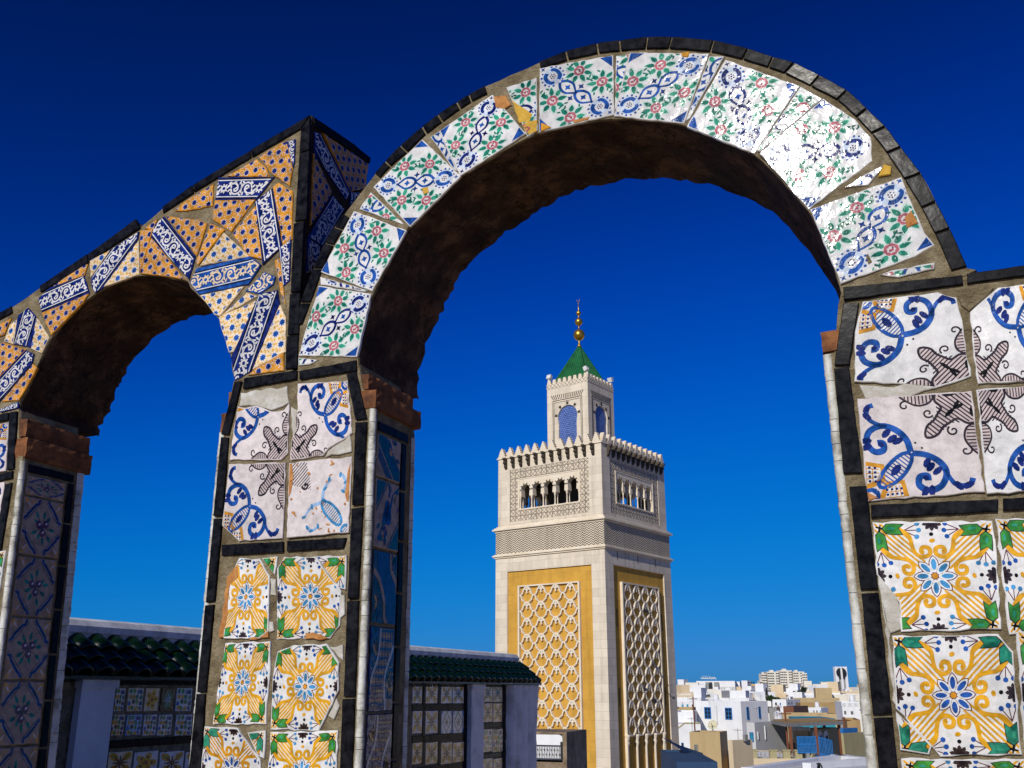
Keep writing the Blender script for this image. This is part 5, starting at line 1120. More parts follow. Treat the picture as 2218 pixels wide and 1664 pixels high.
b = B(); f = h.F('R'); i0, z0 = h.on('R', 862, 1000); b.box(i0-.12, i0+.12, .02, .16, z0-.14, z0+.16, 0, f); b.box(i0-.09, i0+.09, .16, .17, z0-.1, z0+.12, 0, f); b.part('air_conditioner', 'slate', h.o)
h = House('terrace_house', 'cream roof terrace with short posts and scrollwork railings', 'terrace', 742, 1472, 1486, 1225, 60, 'cream_wall', 6, parapet=.05)
f = h.F('L'); zt = h.ztop
for x in (760, 975, 1190, 1335, 1465):
    i0 = h.on('L', x, 1225)[0]; b = B(); b.box(i0-.2, i0+.2, -.46, -.06, zt, zt+.42, 0, f); b.box(i0-.25, i0+.25, -.5, -.02, zt+.42, zt+.48, 0, f); b.part('post', 'olive_wall', h.o)
for x0, x1 in ((775, 890), (990, 1170), (1205, 1320), (1350, 1450)):
    a0, a1 = sorted((h.on('L', x0, 1225)[0], h.on('L', x1, 1225)[0])); b = B(); n = max(3, int((a1-a0)/.22))
    for z in (.06, .34): b.box(a0, a1, -.3, -.26, zt+z, zt+z+.03, 0, f)
    for k in range(n): c = a0+(a1-a0)*(k+.5)/n; b.box(c-.015, c+.015, -.295, -.27, zt+.08, zt+.34, 0, f); b.prism([(c+.06*cos(t), zt+.21+.08*sin(t)) for t in [i*pi/4 for i in range(8)]], -.285, -.275, 0, lambda x, z, o: f(x, o, z))
    b.part('railing', 'slate', h.o)
h = House('white_terrace', 'white roof terrace edged with a pale blue railing and stone posts', 'terrace', 880, 1425, 1440, 1128, 74, 'whitewash', 6, parapet=.05)
f = h.F('L'); zt = h.ztop; a0, a1 = sorted((h.on('L', 900, 1100)[0], h.on('L', 1420, 1100)[0])); b = B(); b.box(a0, a1, -.12, -.09, zt+.03, zt+.40, 0, f); b.part('railing_panel', 'paint_turquoise', h.o)
b = B()
for k in range(40): c = a0+(a1-a0)*(k+.5)/40; b.box(c-.02, c+.02, -.08, -.05, zt, zt+.5, 0, f)
b.box(a0, a1, -.085, -.045, zt+.5, zt+.54, 0, f); b.part('railing', 'paint_blue', h.o)
for x in (955, 1190, 1425):
    i0 = h.on('L', x, 1100)[0]; b = B(); b.box(i0-.2, i0+.2, -.5, -.13, zt, zt+.62, 0, f); b.box(i0-.27, i0+.27, -.57, -.02, zt+.62, zt+.72, 0, f); b.part('post', 'olive_wall', h.o)
for x in (1115, 1215, 1250):
    p0 = at(*c6(x, 1045), 82); b = B(); b.box(p0.x-.2, p0.x+.2, 81.8, 82.2, p0.z-1.2, p0.z+.5); b.box(p0.x-.3, p0.x+.3, 81.7, 82.3, p0.z+.5, p0.z+.62); b.part('post', 'olive_wall', h.o)
h = House('olive_house', 'olive house with a barred window and three white arched niches under a flat canopy', 'house', 1368, 1582, 1905, 905, 70, 'olive_wall', 46, parapet=.1, roof='olive_wall')
h.win('L', 1392, 905, 1568, 1058, 'cream_wall', 'glass_dark', (9, 3))
b = B(); f = h.F('L'); i0, z0 = h.on('L', 1368, 900); b.box(0, i0, -.05, .15, z0-.1, z0+.15, 0, f); b.part('cornice', 'sign_white', h.o)
for x in (1632, 1692, 1757):
    f = h.F('R'); i0, z0 = h.on('R', x, 1060); zt = h.on('R', x, 985)[1]; b = B(); b.prism([(i0-.33, z0-.3), (i0+.33, z0-.3), (i0+.33, zt)]+[(i0+.33*cos(t), zt+.42*sin(t)) for t in [pi*k/8 for k in range(1, 8)]]+[(i0-.33, zt)], -.02, .05, 0, lambda i, z, o: f(i, o, z)); nb = b.part('niche', 'sign_white', h.o)
    b = B(); b.prism([(i0-.05, z0-.3), (i0+.22, z0-.3), (i0+.22, zt+.1), (i0-.05, zt)], .05, .07, 0, lambda i, z, o: f(i, o, z)); b.part('pane', 'glass_dark', nb)
q0, q1 = at(*c6(1310, 858), 66), at(*c6(1948, 866), 70)
cn = thing('flat_canopy', ((q0.x+q1.x)/2, 69, GZ), 'dark flat canopy roof on thin posts above the olive house', 'canopy'); zc_ = q0.z
b = B(); b.prism([(q0.x, 66), (q1.x, 70), (q1.x+.6, 76), (q0.x+.6, 72)], zc_-.10, zc_+.10); b.part('roof', 'slate', cn)
b = B(); b.prism([(q0.x+.2, 66.3), (q1.x-.2, 70.3), (q1.x+.4, 75.7), (q0.x+.7, 71.7)], zc_+.102, zc_+.20); b.part('roof_gravel', 'brown_wall', cn)
for x, y in ((q0.x+.4, 66.4), (q0.x+2.2, 66.9), (q1.x-.3, 70.1), (q1.x+.3, 75.4)): b = B(); b.box(x-.09, x+.09, y-.09, y+.09, GZ, zc_-.102); b.part('post', 'rust', cn)
b = B(); p0 = at(*c6(1560, 1010), 60); bs_ = thing('blue_gate', (p0.x, 60, GZ), 'bright blue metal stair cage in front of the olive house', 'gate'); x0, x1 = at(*c6(1440, 1010), 60).x, at(*c6(1640, 1010), 60).x; zt, z0 = at(*c6(1440, 985), 60).z, at(*c6(1440, 1165), 60).z
for k in range(15): c = x0+(x1-x0)*k/14; b.box(c-.025, c+.025, 59.97, 60.03, z0, zt)
for z in (z0, (z0+zt)/2, zt-.05): b.box(x0, x1, 59.95, 60.05, z, z+.07)
b.part('frame', 'paint_blue', bs_); b = B(); b.box(x0+.05, x1-.05, 60.06, 60.1, (z0+zt)/2+.1, zt-.1); b.part('sheet', 'paint_blue', bs_)
b = B(); x2 = at(*c6(1780, 1010), 60).x
for k in range(9): t = k/9; b.box(x1+(x2-x1)*t, x1+(x2-x1)*(t+.11), 59.4, 60.4, zt-1.0-(zt-z0-.7)*t-.09, zt-1.0-(zt-z0-.7)*t)
for dz in (.1, 1.0): b.tube([(x1, 59.4, zt-1.0+dz), (x2, 59.4, z0-.3+dz)], .04, 6)
for k in range(10): t = k/9; zz = zt-1.0-(zt-z0-.7)*t; b.box(x1+(x2-x1)*t-.02, x1+(x2-x1)*t+.02, 59.38, 59.42, zz, zz+1.0)
b.part('stair', 'paint_blue', bs_); b = B(); b.box((x0+x1)/2-.1, (x0+x1)/2+.1, 59.9, 60.1, GZ, z0); b.part('post', 'slate', bs_)
h = House('grey_wall_house', 'drab grey-brown blank wall with a blue painted parapet at the right pillar', 'house', 1898, 1916, 2190, 948, 60, 'olive_wall', 48, parapet=.05)
f = h.F('R'); a0, a1 = sorted((h.on('R', 1955, 950)[0], h.on('R', 2112, 950)[0])); b = B(); b.box(a0, a1, -.25, -.05, h.ztop, h.ztop+.26, 0, f); b.part('parapet', 'paint_blue', h.o)
# --- long white roof in the bottom foreground
za = -1.0
def atz(x, y, z): r = ray(*c6(x, y)); k = (z-ZC)/r[2]; return (r[0]*k, r[1]*k)
p1, p2, p3, p4 = atz(830, 1330, za), atz(1560, 1225, za), atz(1905, 1188, za), atz(2230, 1222, za)
wr_ = thing('white_roof', ((p1[0]+p3[0])/2, 34, GZ), 'long flat white roof with raised rims along the bottom edge', 'roof'); q = [p1, p2, p3, p4, (p4[0]-1, p4[1]-12), (p1[0]-.5, p1[1]-12)]
b = B(); b.prism(q, GZ, za-.12); b.part('slab', 'grey_plaster', wr_)
b = B()
for u, v in ((p1, p2), (p2, p3), (p3, p4)):
    u, v = Vector((*u, 0)), Vector((*v, 0)); d = (v-u).normalized(); n_ = Vector((d.y, -d.x, 0)); b.prism([tuple(u)[:2], tuple(v)[:2], tuple(v+n_*.45)[:2], tuple(u+n_*.45)[:2]], za-.119, za+.04)
b.part('rim', 'sign_white', wr_)
b = B(); m0, m1 = atz(1560, 1260, za), atz(2230, 1290, za); u, v = Vector((*atz(1500, 1300, za), 0)), Vector((*atz(2230, 1240, za), 0)); d = (v-u).normalized(); n_ = Vector((d.y, -d.x, 0)); b.prism([tuple(u)[:2], tuple(v)[:2], tuple(v+n_*.35)[:2], tuple(u+n_*.35)[:2]], za-.118, za+.10); b.part('inner_rim', 'whitewash', wr_)
p0 = atz(1682, 1320, za); b = B(); b.tube([(p0[0]-.1, p0[1], za-.1), (p0[0]-.05, p0[1], za+.06), (p0[0]+.07, p0[1], za+.08), (p0[0]+.12, p0[1], za-.1)], .03, 8); b.lathe([(.05, -.15), (.05, .04), (.08, .05), (.08, .08), (.02, .1)], 10, (p0[0]+.02, p0[1]+.1, za+.05)); tag(b.part('vent_pipe', 'iron'), 'small dark bent vent pipe on the long white roof', 'pipe')
h = House('shaded_blue_roof', 'low roof block with its shade painted dark blue at the foot of the minaret', 'house', 90, 572, 590, 1262, 40, 'shade_blue', 4, parapet=.1, roof='shade_blue')  # the shadow on this block is put into its dark blue colour
b = B(); p1, p2, p3 = at(*c6(165, 1120), 47), at(*c6(300, 1200), 46), at(*c6(455, 1262), 45); th_ = thing('dark_awning', (p2.x, 46, GZ), 'dark sloping awning below the tan house', 'awning')
V = [p1, p2, p3, p1+Vector((-.4, 3, .4)), p2+Vector((0, 3, .3)), p3+Vector((.4, 3, .2)), p1+Vector((0, 0, -.3)), p2+Vector((0, 0, -.3)), p3+Vector((0, 0, -.3))]
b.add(V, [(0, 1, 4, 3), (1, 2, 5, 4), (6, 7, 1, 0), (7, 8, 2, 1)]); b.part('sheet', 'tarp', th_)
for p_ in (p1, p3): b = B(); b.box(p_.x-.05, p_.x+.05, p_.y, p_.y+.1, GZ, p_.z-.31); b.part('pole', 'iron', th_)
# --- satellite dish
def dish(x, y, D, r, label, az=.6):
    c = at(*c6(x, y), D); t = thing('satellite_dish', (c.x, c.y, c.z-r), label, 'dish', 'satellite dishes on the roofs'); b = B(); M_ = Matrix.Rotation(az, 3, 'Z') @ Matrix.Rotation(radians(62), 3, 'X')
    ff = lambda X, Y, Z: c+M_ @ Vector((X, Y, Z))
    b.lathe([(.02*r, 0), (.35*r, .03*r), (.7*r, .12*r), (r, .26*r), (r*1.01, .28*r), (.7*r, .15*r), (.3*r, .06*r), (.02*r, .03*r)], 18, (0, 0, 0), 0, ff); b.part('reflector', 'dish', t, True)
    b = B(); b.tube([ff(0, -r, .2*r), ff(0, -.2*r, 1.0*r)], .03, 6); b.tube([ff(0, -.2*r, 1.0*r), ff(0, -.1*r, 1.1*r)], .07, 6); b.tube([ff(0, 0, 0), ff(0, 0, -.3*r), (c.x, c.y+.4, c.z-r*1.6)], .045, 6); b.part('arm', 'slate', t)
dish(525, 862, 109, .5, 'cream satellite dish on the wall of the white house with blue windows', -.5)
# --- middle distance
def simple(name, label, cat, q, D, m, wins=(), a=37, group=None, roof=None, **kw):
    h = House(name, label, cat, *q, D, m, a, group, roof=roof or m, **kw)
    for w_ in wins: h.win(w_[0], *w_[1:5], *(w_[5:] if len(w_) > 5 else (None, 'glass_dark')))
    return h
simple('white_house', 'long low white house with a small rooftop cube in the middle distance', 'house', (1165, 1320, 1465, 580), 190, 'whitewash', [('L', 1200, 612, 1222, 645), ('L', 1250, 615, 1266, 645, None, 'paint_blue'), ('R', 1345, 612, 1356, 630), ('R', 1378, 612, 1388, 630), ('R', 1432, 615, 1450, 635, None, 'paint_blue')])
simple('roof_cube', 'small white cube room on the roof of the long low white house', 'house', (1328, 1362, 1392, 548), 196, 'whitewash', [('L', 1338, 556, 1350, 580), ('R', 1376, 558, 1386, 580)])
simple('white_house', 'small white house with dark little windows among tan walls', 'house', (1546, 1700, 1762, 668), 150, 'whitewash', [('L', 1618, 698, 1630, 722), ('L', 1650, 698, 1664, 722), ('L', 1690, 696, 1700, 722, None, 'paint_turquoise'), ('L', 1560, 700, 1568, 724)])
h = simple('white_house', 'two-storey white house with three large upper windows beside the right pillar', 'house', (1914, 2110, 2290, 605), 120, 'whitewash', [('L', 1920, 612, 1974, 652, 'sign_white', 'slate', (3, 2)), ('L', 1984, 612, 2040, 652, 'sign_white', 'slate', (3, 2)), ('L', 2050, 612, 2104, 652, 'sign_white', 'slate', (3, 2)), ('L', 1950, 703, 1976, 740, 'slate', 'glass_dark', (1, 1)), ('L', 2022, 706, 2052, 741, 'slate', 'glass_dark', (1, 1))], a=12)
simple('ruined_wall', 'long brown ruined wall above the tan walls', 'wall', (1465, 1898, 1920, 618), 172, 'brown_wall', a=10, roof='tan_wall')
simple('ruined_wall', 'low tan wall in front of the small white house', 'wall', (1240, 1905, 1915, 738), 128, 'tan_wall', a=8)
simple('ruined_wall', 'brown ragged wall behind the grey-brown blank wall', 'wall', (1952, 2126, 2200, 802), 96, 'brown_wall', a=15, roof='tan_wall')
simple('rust_shed', 'rusty red shed roof left of the small white house', 'shed', (1275, 1400, 1545, 655), 160, 'rust', a=30, roof='rust')
simple('lean_to', 'grey lean-to shed beside the white house with blue windows', 'shed', (1118, 1215, 1240, 668), 135, 'slate', a=33, roof='slate')
simple('turquoise_roof', 'long thin turquoise roof strip above the dark canopy', 'roof', (1465, 1855, 1862, 786), 104, 'paint_turquoise', a=6, parapet=.05, roof='paint_turquoise', base=-4.2)
simple('white_house', 'white house with teal doors seen just right of the minaret', 'house', (60, 292, 312, 606), 170, 'whitewash', [('L', 182, 632, 204, 670, None, 'paint_turquoise'), ('L', 236, 632, 258, 670, None, 'paint_turquoise'), ('L', 186, 610, 196, 622, None, 'red_paint')], a=10)
simple('white_house', 'farther white house with a dark roof deck just right of the minaret', 'house', (60, 290, 300, 520), 260, 'whitewash', [('L', 180, 530, 200, 560), ('L', 235, 530, 262, 548, None, 'paint_blue')], a=10)
simple('tan_wall', 'tan broken wall below the house with teal doors', 'wall', (60, 300, 330, 680), 130, 'tan_wall', a=12)
simple('white_wall', 'white parapet wall with grey stains between the minaret and the blue-windowed house', 'wall', (100, 318, 335, 715), 119, 'whitewash', a=12)
# --- far city
h = simple('hotel', 'long white far hotel with ribbed facade and roof sign', 'building', (350, 762, 800, 378), 900, 'whitewash', a=14)
f = h.F('L'); L_ = h.WL
for k in range(9): c = L_*.03+L_*.36*k/9; b = B(); b.box(c, c+L_*.014, -.2, .5, -7, h.ztop-5, 0, f); b.part('window', 'slate', h.o)
for a0, a1, m in ((.42, .54, 'slate'), (.60, .66, 'glass_dark'), (.68, .76, 'slate')): b = B(); b.box(L_*a0, L_*a1, .2, 2.5, -10, h.ztop-1, 0, f); b.part('bay', m, h.o)
h.rows('L', 8, 4, L_*.8, L_*.99, -6, h.ztop-2)
simple('office_block', 'narrow white tower block just right of the minaret on the skyline', 'building', (145, 205, 262, 362), 800, 'whitewash').rows('R', 3, 5, 1, 16, -6, 6)
simple('office_block', 'pale yellow far block with rows of small windows', 'building', (228, 362, 372, 395), 700, 'far_cream').rows('L', 8, 4, 1, 18, -9, 0)
simple('office_block', 'blank white far block in front of the long hotel', 'building', (300, 440, 462, 418), 600, 'whitewash')
simple('office_block', 'slim white slab tower midway along the skyline', 'building', (842, 896, 945, 374), 1000, 'whitewash').rows('R', 3, 6, 1, 18, -6, 10)
simple('office_block', 'low white block left of the slim slab tower', 'building', (770, 815, 842, 385), 950, 'whitewash', a=20).rows('L', 5, 5, 1, 8, -6, 4)
simple('office_block', 'orange far building left of the apartment block', 'building', (945, 985, 1002, 412), 900, 'far_orange').rows('L', 3, 4, .5, 6, -8, 1)
simple('office_block', 'low white far building behind the orange one', 'building', (1000, 1035, 1052, 405), 1050, 'whitewash').rows('L', 3, 3, .5, 6, -8, 2)
ab = thing('apartment_block', (at(*c6(1300, 400), 1200).x, 1200, GZ), 'large cream apartment block with stepped roof and dark vertical seams on the skyline', 'building')
for x0, x1, yt, nx in ((1042, 1062, 375, 2), (1062, 1112, 297, 3), (1126, 1248, 276, 7), (1262, 1392, 262, 7), (1408, 1500, 275, 5), (1500, 1556, 292, 3)):
    a0, a1, zt = at(*c6(x0, 400), 1200).x, at(*c6(x1, 400), 1200).x, at(*c6(x0, yt), 1200).z; b = B(); b.box(a0, a1, 1200, 1215, GZ, zt); b.part('wall', 'far_cream', ab)
    b = B(); b.box(a0+(a1-a0)*.3, a0+(a1-a0)*.6, 1203, 1209, zt, zt+1.8); b.part('roof_hut', 'far_cream', ab)
    nz = int((zt-1)/2.9); b = B(); b.box(-.75, .75, -.12, .15, -.62, .62); m = b.mesh('window', 'glass_dark')
    for i in range(nx):
        if nx > 4 and i == nx//2+1: continue
        for j in range(nz): link('window', m, ab, (a0+(a1-a0)*(i+.5)/nx, 1199.97, zt-2.2-2.9*j))
for x0, x1 in ((1112, 1126), (1248, 1262), (1392, 1408)): a0, a1 = at(*c6(x0, 400), 1200).x, at(*c6(x1, 400), 1200).x; b = B(); b.box(a0, a1, 1203, 1214, GZ, at(*c6(x0, 285), 1200).z); b.part('seam', 'slate', ab)
simple('office_block', 'plain cream block at the right foot of the apartment block', 'building', (1525, 1598, 1606, 378), 1000, 'far_cream', a=10)
simple('office_block', 'grey low building before the apartment block', 'building', (1415, 1475, 1490, 405), 950, 'slate', a=20)
h = simple('office_block', 'long low cream building with a green rooftop sign', 'building', (1600, 1880, 1900, 412), 1000, 'far_cream', a=8); h.rows('L', 16, 2, 4, h.WL-4, -5, h.ztop-2)
h2 = simple('roof_house', 'small pale plant room under the green rooftop sign', 'building', (1712, 1800, 1808, 388), 1010, 'far_cream', a=8)
simple('office_block', 'white far building with blue windows near the right pillar', 'building', (1868, 1990, 2010, 528), 420, 'whitewash', a=15).rows('L', 6, 2, 1, 9, -8, -5.5)
h = simple('shop_building', 'white building with a red signboard beside the right pillar', 'building', (1972, 2060, 2075, 462), 500, 'whitewash', a=10)
f = h.F('L'); i0, zt = h.on('L', 1978, 486); i1, z0 = h.on('L', 2052, 514); b = B(); b.box(min(i0, i1), max(i0, i1), .05, .3, z0, zt, 0, f); b.part('signboard', 'red_paint', h.o)
def text(s_, name, label, x0, x1, y, D, m):
    cu = bpy.data.curves.new('t', 'FONT'); cu.body = s_; cu.size = 1; cu.extrude = .02; ob = bpy.data.objects.new('t', cu); COL.objects.link(ob); bpy.context.view_layer.update()
    me = bpy.data.meshes.new_from_object(ob.evaluated_get(bpy.context.evaluated_depsgraph_get())); bpy.data.objects.remove(ob); xs = [v.co.x for v in me.vertices]; ys = [v.co.y for v in me.vertices]
    a, c = at(*c6(x0, y), D), at(*c6(x1, y), D); k = (c.x-a.x)/(max(xs)-min(xs)); me.materials.clear(); me.materials.append(MAT[m])
    for v in me.vertices: v.co = Vector(((v.co.x-min(xs))*k, -v.co.z*k, (v.co.y-min(ys))*k))
    o = link(name, me, None, a); tag(o, label, 'sign'); return o
text('Amen BANK', 'roof_sign', 'green rooftop letters on the long low cream building', 1706, 1804, 378, 1008, 'green_paint')
sg = thing('roof_sign', at(*c6(470, 352), 905), 'white rooftop script and lettering on the long far hotel', 'sign')
for x in (390, 412, 435, 458):
    c = at(*c6(x, 350), 905); b = B(); b.tube([c+Vector((0, 0, .6)), c+Vector((1.2, 0, -.3)), c+Vector((2.6, 0, 0)), c+Vector((2.8, 0, 1.6))], .42, 6); b.tube([c+Vector((1.6, 0, 1.9)), c+Vector((1.9, 0, 2.0))], .35, 6); b.part('letter', 'sign_white', sg)
for k in range(7): c = at(*c6(487+k*10, 347), 905); b = B(); b.box(c.x, c.x+.45, 905, 905.3, c.z-.9, c.z+.9); b.box(c.x+.45, c.x+1.2, 905, 905.3, c.z+(.4 if k % 2 else -.9), c.z+(.9 if k % 2 else -.4)); b.part('letter', 'sign_white', sg)
# tower of white slabs with a dark disc
dt = thing('disc_tower', (at(*c6(1932, 400), 1000).x, 1000, GZ), 'white slab tower with a dark split disc on the skyline', 'tower'); X = lambda x: at(*c6(x, 400), 1000).x; Z = lambda y: at(*c6(1932, y), 1000).z
for x0, x1, y0 in ((1866, 1900, 222), (1926, 1950, 222), (1972, 1999, 222)): b = B(); b.box(X(x0), X(x1), 1000, 1006, GZ, Z(y0)); b.part('slab', 'sign_white', dt)
b = B(); b.box(X(1866)+.05, X(1999)-.05, 1001, 1005, Z(340), Z(224)); b.part('panel', 'whitewash', dt)
b = B(); cxx, czz, rr = X(1930), Z(290), (X(1985)-X(1876))/2
for s in (1, -1): b.prism([(cxx+s*1.3, czz-rr*.97)]+[(cxx+s*rr*cos(t), czz+rr*sin(t)) for t in [-1.45+2.9*k/14 for k in range(15)]]+[(cxx+s*1.3, czz+rr*.97)], 998.6, 999.6, 0, lambda x, z, y: Vector((x, y, z)))
b.part('disc', 'glass_dark', dt); b = B(); b.box(X(1900), X(1926), 1002, 1005, GZ, Z(345)); b.box(X(1950), X(1972), 1002, 1005, GZ, Z(345)); b.part('shaft', 'slate', dt)
# --- small houses too far to tell apart
rh = random.Random(21); n_far = 0
for i in range(280):
    D = math.exp(rh.uniform(math.log(200), math.log(1500))); x = rh.uniform(60, 2150); py = 1400+5*0+rh.uniform(474, 585)/5.027+ (0 if D > 500 else rh.uniform(3, 12)); zt = ZC-(py-1495)*D/2200
    if zt < GZ+2.5 or zt > 2: continue
    wx = rh.uniform(5, 11); wy = rh.uniform(5, 9); c = at(1440+x/5.027, py, D); m = rh.choice(('whitewash',)*9+('tan_wall', 'brown_wall', 'far_cream', 'cream_wall')); an = rh.choice((.2, .45, .65, -.2))
    t_ = thing('distant_house', (c.x, c.y, GZ), 'small flat-roofed house in the dense far city, ' + {'whitewash': 'white', 'tan_wall': 'tan', 'brown_wall': 'brown', 'far_cream': 'pale cream', 'cream_wall': 'cream'}[m], 'house', 'far city houses, ' + m.replace('_', ' '))
    f = lambda a, d, z: Vector((c.x+a*cos(an)+d*sin(an), c.y-a*sin(an)+d*cos(an), z)); b = B(); b.box(-wx/2, wx/2, 0, wy, GZ, zt, 0, f); hh = rh.uniform(1.8, 2.6)
    b.box(-wx/2, wx/2, 0, .3, zt, zt+.4, 0, f)
    if rh.random() < .5: b.box(wx*.1, wx*.4, wy*.3, wy*.8, zt, zt+hh, 0, f)
    b.part('wall', m, t_)
    wb = B(); wb.box(-.5, .5, -.06, .1, -.65, .65); wm = wb.mesh('window', 'glass_dark')
    if D < 800:
        for j in range(rh.randint(2, 4)): link('window', wm, t_, f(-wx/2+wx*(j+.6)/4.2, 0, zt-1.6), (0, 0, -an))
# --- the rest of the city, beyond what the picture shows: one mass
fb_ = B(); rf = random.Random(8)
for i in range(2600):
    D = math.exp(rf.uniform(math.log(120), math.log(3000))); q = rf.uniform(-1.6, 1.9); x = q*D
    if .145 < q < .36 and D < 1600 or abs(x-TC.x) < 14 and abs(D-TC.y) < 30: continue
    zt = min(-1.0, GZ+rf.uniform(3.5, 11)*(1+D/2500)); wx, wy = rf.uniform(3, 8)*(1+D/1200), rf.uniform(3, 7)*(1+D/1200); an = rf.choice((.2, .45, .65, -.2)); m = rf.choice((0, 0, 0, 0, 1, 2))
    fb_.box(-wx, wx, -wy, wy, GZ, zt, m, lambda a, d, z: Vector((x+a*cos(an)+d*sin(an), D-a*sin(an)+d*cos(an), z)))
o = fb_.part('distant_city', ['whitewash', 'tan_wall', 'far_cream']); tag(o, 'hazy mass of far flat-roofed city houses on the plain', 'city', None, 'stuff')
# --- trees
def tree(name, label, x, yt, yb, wpx, D, mat, kind, seed):
    r = random.Random(seed); top = at(*c6(x, yt), D); H = top.z-at(*c6(x, yb), D).z; Wd = wpx/5.027*D/2200; zb = top.z-H; t = thing(name, (top.x, top.y, GZ), label, 'tree', 'trees in the city'); b = B()
    b.tube([(top.x, top.y, GZ), (top.x+.1*Wd*r.uniform(-1, 1), top.y, zb), (top.x, top.y, zb+H*.7)], [Wd*.07, Wd*.055, Wd*.02], 7)
    for k in range(5): an = r.uniform(0, 6.28); z = zb+H*r.uniform(.15, .5); b.tube([(top.x, top.y, z), (top.x+Wd*.3*cos(an), top.y+Wd*.3*sin(an), z+H*.2)], [Wd*.03, Wd*.01], 5)
    b.part('trunk', 'bark', t); V = []; Fc = []; n = 1300
    cl = [(r.gauss(0, .24), r.gauss(0, .24), r.uniform(.25, .95)) for _ in range(11)]
    for i in range(n):
        if kind == 'cypress': h_ = r.random()**.8; rad = .5*(sin(pi*min(1, h_*.93+.07))**.7)*(1-.35*h_)*sqrt(r.random()); an = r.uniform(0, 6.28); p = (rad*cos(an), rad*sin(an), h_)
        else: c = cl[r.randrange(11)]; p = (c[0]+r.gauss(0, .10), c[1]+r.gauss(0, .10), c[2]+r.gauss(0, .075))
        p = Vector((top.x+p[0]*Wd, top.y+p[1]*Wd, zb+p[2]*H)); s = Wd*r.uniform(.04, .10); a = Vector((r.gauss(0, 1), r.gauss(0, 1), r.gauss(0, 1))).normalized()*s; c2 = a.cross(Vector((r.gauss(0, 1), r.gauss(0, 1), r.gauss(0, 1)))).normalized()*s*.7
        k = len(V); V += [p-a, p+c2, p+a, p-c2]; Fc.append((k, k+1, k+2, k+3))
    part('crown', V, Fc, mat, t)
tree('cypress_tree', 'tall dark cypress left of the long low white house', 1104, 452, 600, 46, 205, 'cypress', 'cypress', 1); tree('cypress_tree', 'slender dark cypress right of the bushy tree group', 1646, 472, 585, 26, 225, 'cypress', 'cypress', 2)
tree('city_tree', 'tallest dark bushy tree behind the long low white house', 1495, 450, 580, 95, 225, 'cypress', 'round', 3); tree('city_tree', 'dark bushy tree leaning right beside the slender cypress', 1565, 505, 585, 60, 220, 'cypress', 'round', 4); tree('city_tree', 'small dark tree left of the bushy tree group', 1410, 495, 580, 60, 225, 'cypress', 'round', 5)
tree('city_tree', 'layered dark pine below the blank white far block', 412, 490, 575, 75, 260, 'foliage', 'cypress', 6); tree('city_tree', 'rounded dark tree beside the layered pine', 470, 525, 585, 55, 250, 'foliage', 'round', 7); tree('city_tree', 'green spreading shrub tree under the tall cypress', 1165, 540, 610, 120, 202, 'foliage', 'round', 8); tree('city_tree', 'low green tree row above the blue-windowed house', 800, 530, 580, 110, 240, 'foliage', 'round', 9)
tree('city_tree', 'small green tree left of the low green tree row', 590, 530, 575, 60, 245, 'foliage', 'round', 10)
# --- aerials and water tanks on the roofs
ab_ = B(); ab_.tube([(0, 0, 0), (0, 0, 2.2)], .025, 5); ab_.tube([(-.5, 0, 2.05), (.5, 0, 2.05)], .018, 4)
for k in range(5): ab_.tube([(-.4+.2*k, -.3, 2.05), (-.4+.2*k, .3, 2.05)], .014, 4)
am = ab_.mesh('aerial', 'slate'); tb_ = B(); tb_.lathe([(.45, 0), (.5, .05), (.5, .9), (.42, 1.0), (.15, 1.05), (.15, 1.12)], 12); tb_.box(-.5, .5, -.5, .5, -.3, -.001); tm_ = tb_.mesh('water_tank', 'sign_white', False)
for i, (x, y, D) in enumerate(((480, 590, 127), (700, 588, 128), (900, 600, 128), (1050, 612, 129), (1010, 836, 73), (1200, 826, 75), (300, 938, 64), (520, 940, 64), (1230, 580, 194), (1420, 582, 196), (1600, 668, 154), (1740, 668, 155), (1990, 606, 123), (2080, 606, 124), (250, 606, 174), (1700, 862, 72), (800, 1030, 53))):
    tag(link('aerial', am, None, at(*c6(x, y), D)-Vector((0, 0, .5)), (0, 0, i*.9), (.6, .6, rh.uniform(.4, .75))), 'thin television aerial standing on a house roof', 'aerial', 'roof aerials')
for x, y, D, lab in ((560, 588, 130, 'white water tank on the house with blue windows'), (1240, 822, 76, 'white water tank on the pale grey house'), (1660, 664, 153, 'white water tank on the small white house'), (2040, 600, 124, 'white water tank on the two-storey white house')):
    tag(link('water_tank', tm_, None, at(*c6(x, y), D)+Vector((0, 0, .05)), (0, 0, 0), (.65, .65, .65)), lab, 'tank', 'roof water tanks')
# --- poles
for x, yt, yb, D, lab in ((1306, 700, 850, 67, 'thin wooden pole at the left end of the dark canopy'), (1948, 770, 960, 64, 'dark pole at the right end of the dark canopy'), (305, 550, 690, 100, 'thin pole on the roof near the minaret'), (1232, 640, 720, 111, 'short pole beside the grey lean-to')):
    p0, p1 = at(*c6(x, yt), D), at(*c6(x, yb), D); b = B(); b.tube([(p0.x, p0.y, GZ), (p0.x+.05, p0.y, (p0.z+GZ)/2), (p0.x, p0.y, p0.z)], [.10, .09, .06], 7); b.tube([(p0.x-.4, p0.y, p0.z-.2), (p0.x+.4, p0.y, p0.z-.2)], .04, 6); tag(b.part('roof_pole', 'rust'), lab, 'pole')
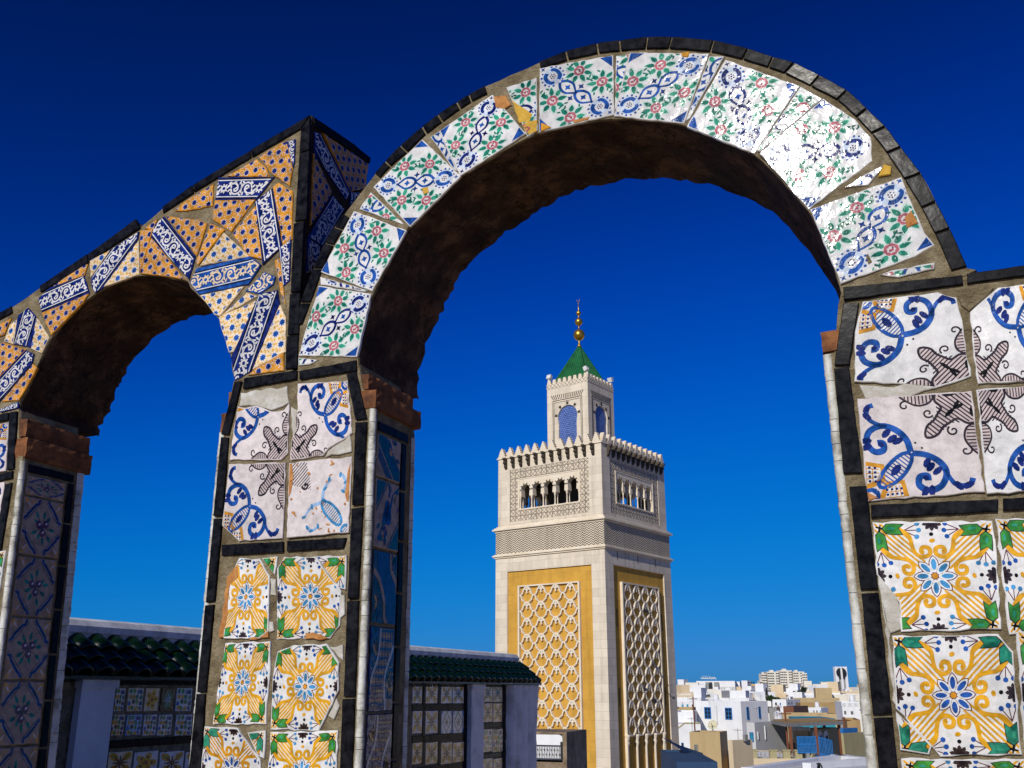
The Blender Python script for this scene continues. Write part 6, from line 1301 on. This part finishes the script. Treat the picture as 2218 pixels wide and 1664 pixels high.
# ================================================================== stained block with a white railed balcony, at the foot of the minaret
nc = at(1227, 1586, 28); bt = thing('stained_block', (nc.x, nc.y, GZ), 'stained brown masonry block with a white railed balcony before the minaret', 'building'); a_ = radians(20); ll = Vector((-cos(a_), sin(a_), 0)); rr_ = Vector((sin(a_), cos(a_), 0))
f = lambda i, j, z: Vector((nc.x, nc.y, z))+ll*i+rr_*j
b = B(); b.box(0, 3.0, 0, 2.0, GZ, nc.z-.78, 0, f); b.box(0, 3.0, .6, 2.0, nc.z-.779, nc.z, 0, f); b.box(-.0, .12, .0, .6, nc.z-.779, nc.z, 0, f); b.box(.12, 3.0, 0, .6, nc.z-.06, nc.z, 0, f); b.part('wall', 'stain', bt)
b = B(); b.prism([(.121, nc.z-.72), (2.9, nc.z-.72), (2.9, nc.z-.07), (.22, nc.z-.07), (.14, nc.z-.11), (.121, nc.z-.18)], .02, .1, 0, lambda i, z, j: f(i, j, z)); b.part('white_wall', 'whitewash', bt)
b = B(); zb_ = nc.z-.70
for z in (0, .34): b.box(.13, 1.4, -.02, 0, zb_+z, zb_+z+.02, 0, f)
for k in range(26): c = .16+k*.048; b.box(c-.004, c+.004, -.016, -.004, zb_+.02, zb_+.34, 0, f); b.prism([(c+.017*cos(t), zb_+(.12 if k % 2 else .24)+.03*sin(t)) for t in [i*pi/3 for i in range(6)]], -.013, -.007, 0, lambda i, z, j: f(i, j, z))
b.box(.12, .17, -.04, .0, zb_, zb_+.45, 0, f); b.part('railing', 'iron', bt)
# ================================================================== pigeons at the minaret's right face
pb = B(); P_ = [(-.17, .03), (-.13, .06), (-.05, .10), (.04, .115), (.10, .14), (.13, .17), (.16, .175), (.185, .15)]; rd = [.012, .03, .06, .065, .05, .034, .032, .008]
pb.tube([(x, 0, z) for x, z in P_], rd, 8); pb.add([(-.16, -.02, .04), (-.16, .02, .04), (-.30, .05, .0), (-.30, -.05, .0)], [(0, 1, 2, 3)]); pb.tube([(.18, 0, .15), (.21, 0, .142)], [.01, .002], 5)
for s in (1, -1): pb.add([(.06, s*.06, .13), (-.06, s*.075, .11), (-.20, s*.03, .05), (-.04, s*.07, .07)], [(0, 1, 2, 3)]); pb.tube([(0, s*.025, .05), (.01, s*.025, -.02)], .006, 4)
pm = pb.mesh('pigeon', 'feather', True)
fbm = B(); fbm.tube([(x*1.0, 0, z) for x, z in P_], rd, 8); fbm.add([(-.16, -.02, .04), (-.16, .02, .04), (-.30, .06, .02), (-.30, -.06, .02)], [(0, 1, 2, 3)])
for s in (1, -1): fbm.add([(.08, s*.05, .12), (-.06, s*.05, .11), (-.12, s*.25, .30), (.02, s*.40, .42), (.08, s*.26, .32)], [(0, 1, 2, 3, 4)])
fmn = fbm.mesh('pigeon', 'feather', True); f = fm(1, 3.9)
for x, z, lab in ((.55, 6.05, 'upper pigeon perched in the right-hand lattice'), (1.05, 3.05, 'pigeon perched near the lattice edge, middle height'), (-.05, 1.6, 'pigeon in the lattice below the middle'), (1.1, .9, 'pigeon near the right lattice edge, low'), (.3, .1, 'lowest pigeon perched in the right-hand lattice')):
    tag(link('pigeon', pm, None, f(x, .10, z), (0, 0, rt.uniform(0, 6)), (1.5, 1.5, 1.5)), lab, 'bird', 'pigeons on the minaret')
tag(link('pigeon', fmn, None, f(2.75, .55, 1.0), (0, .2, -AZ+2.2), (1.5, 1.5, 1.5)), 'pigeon flying beside the right edge of the minaret panel', 'bird', 'pigeons on the minaret')
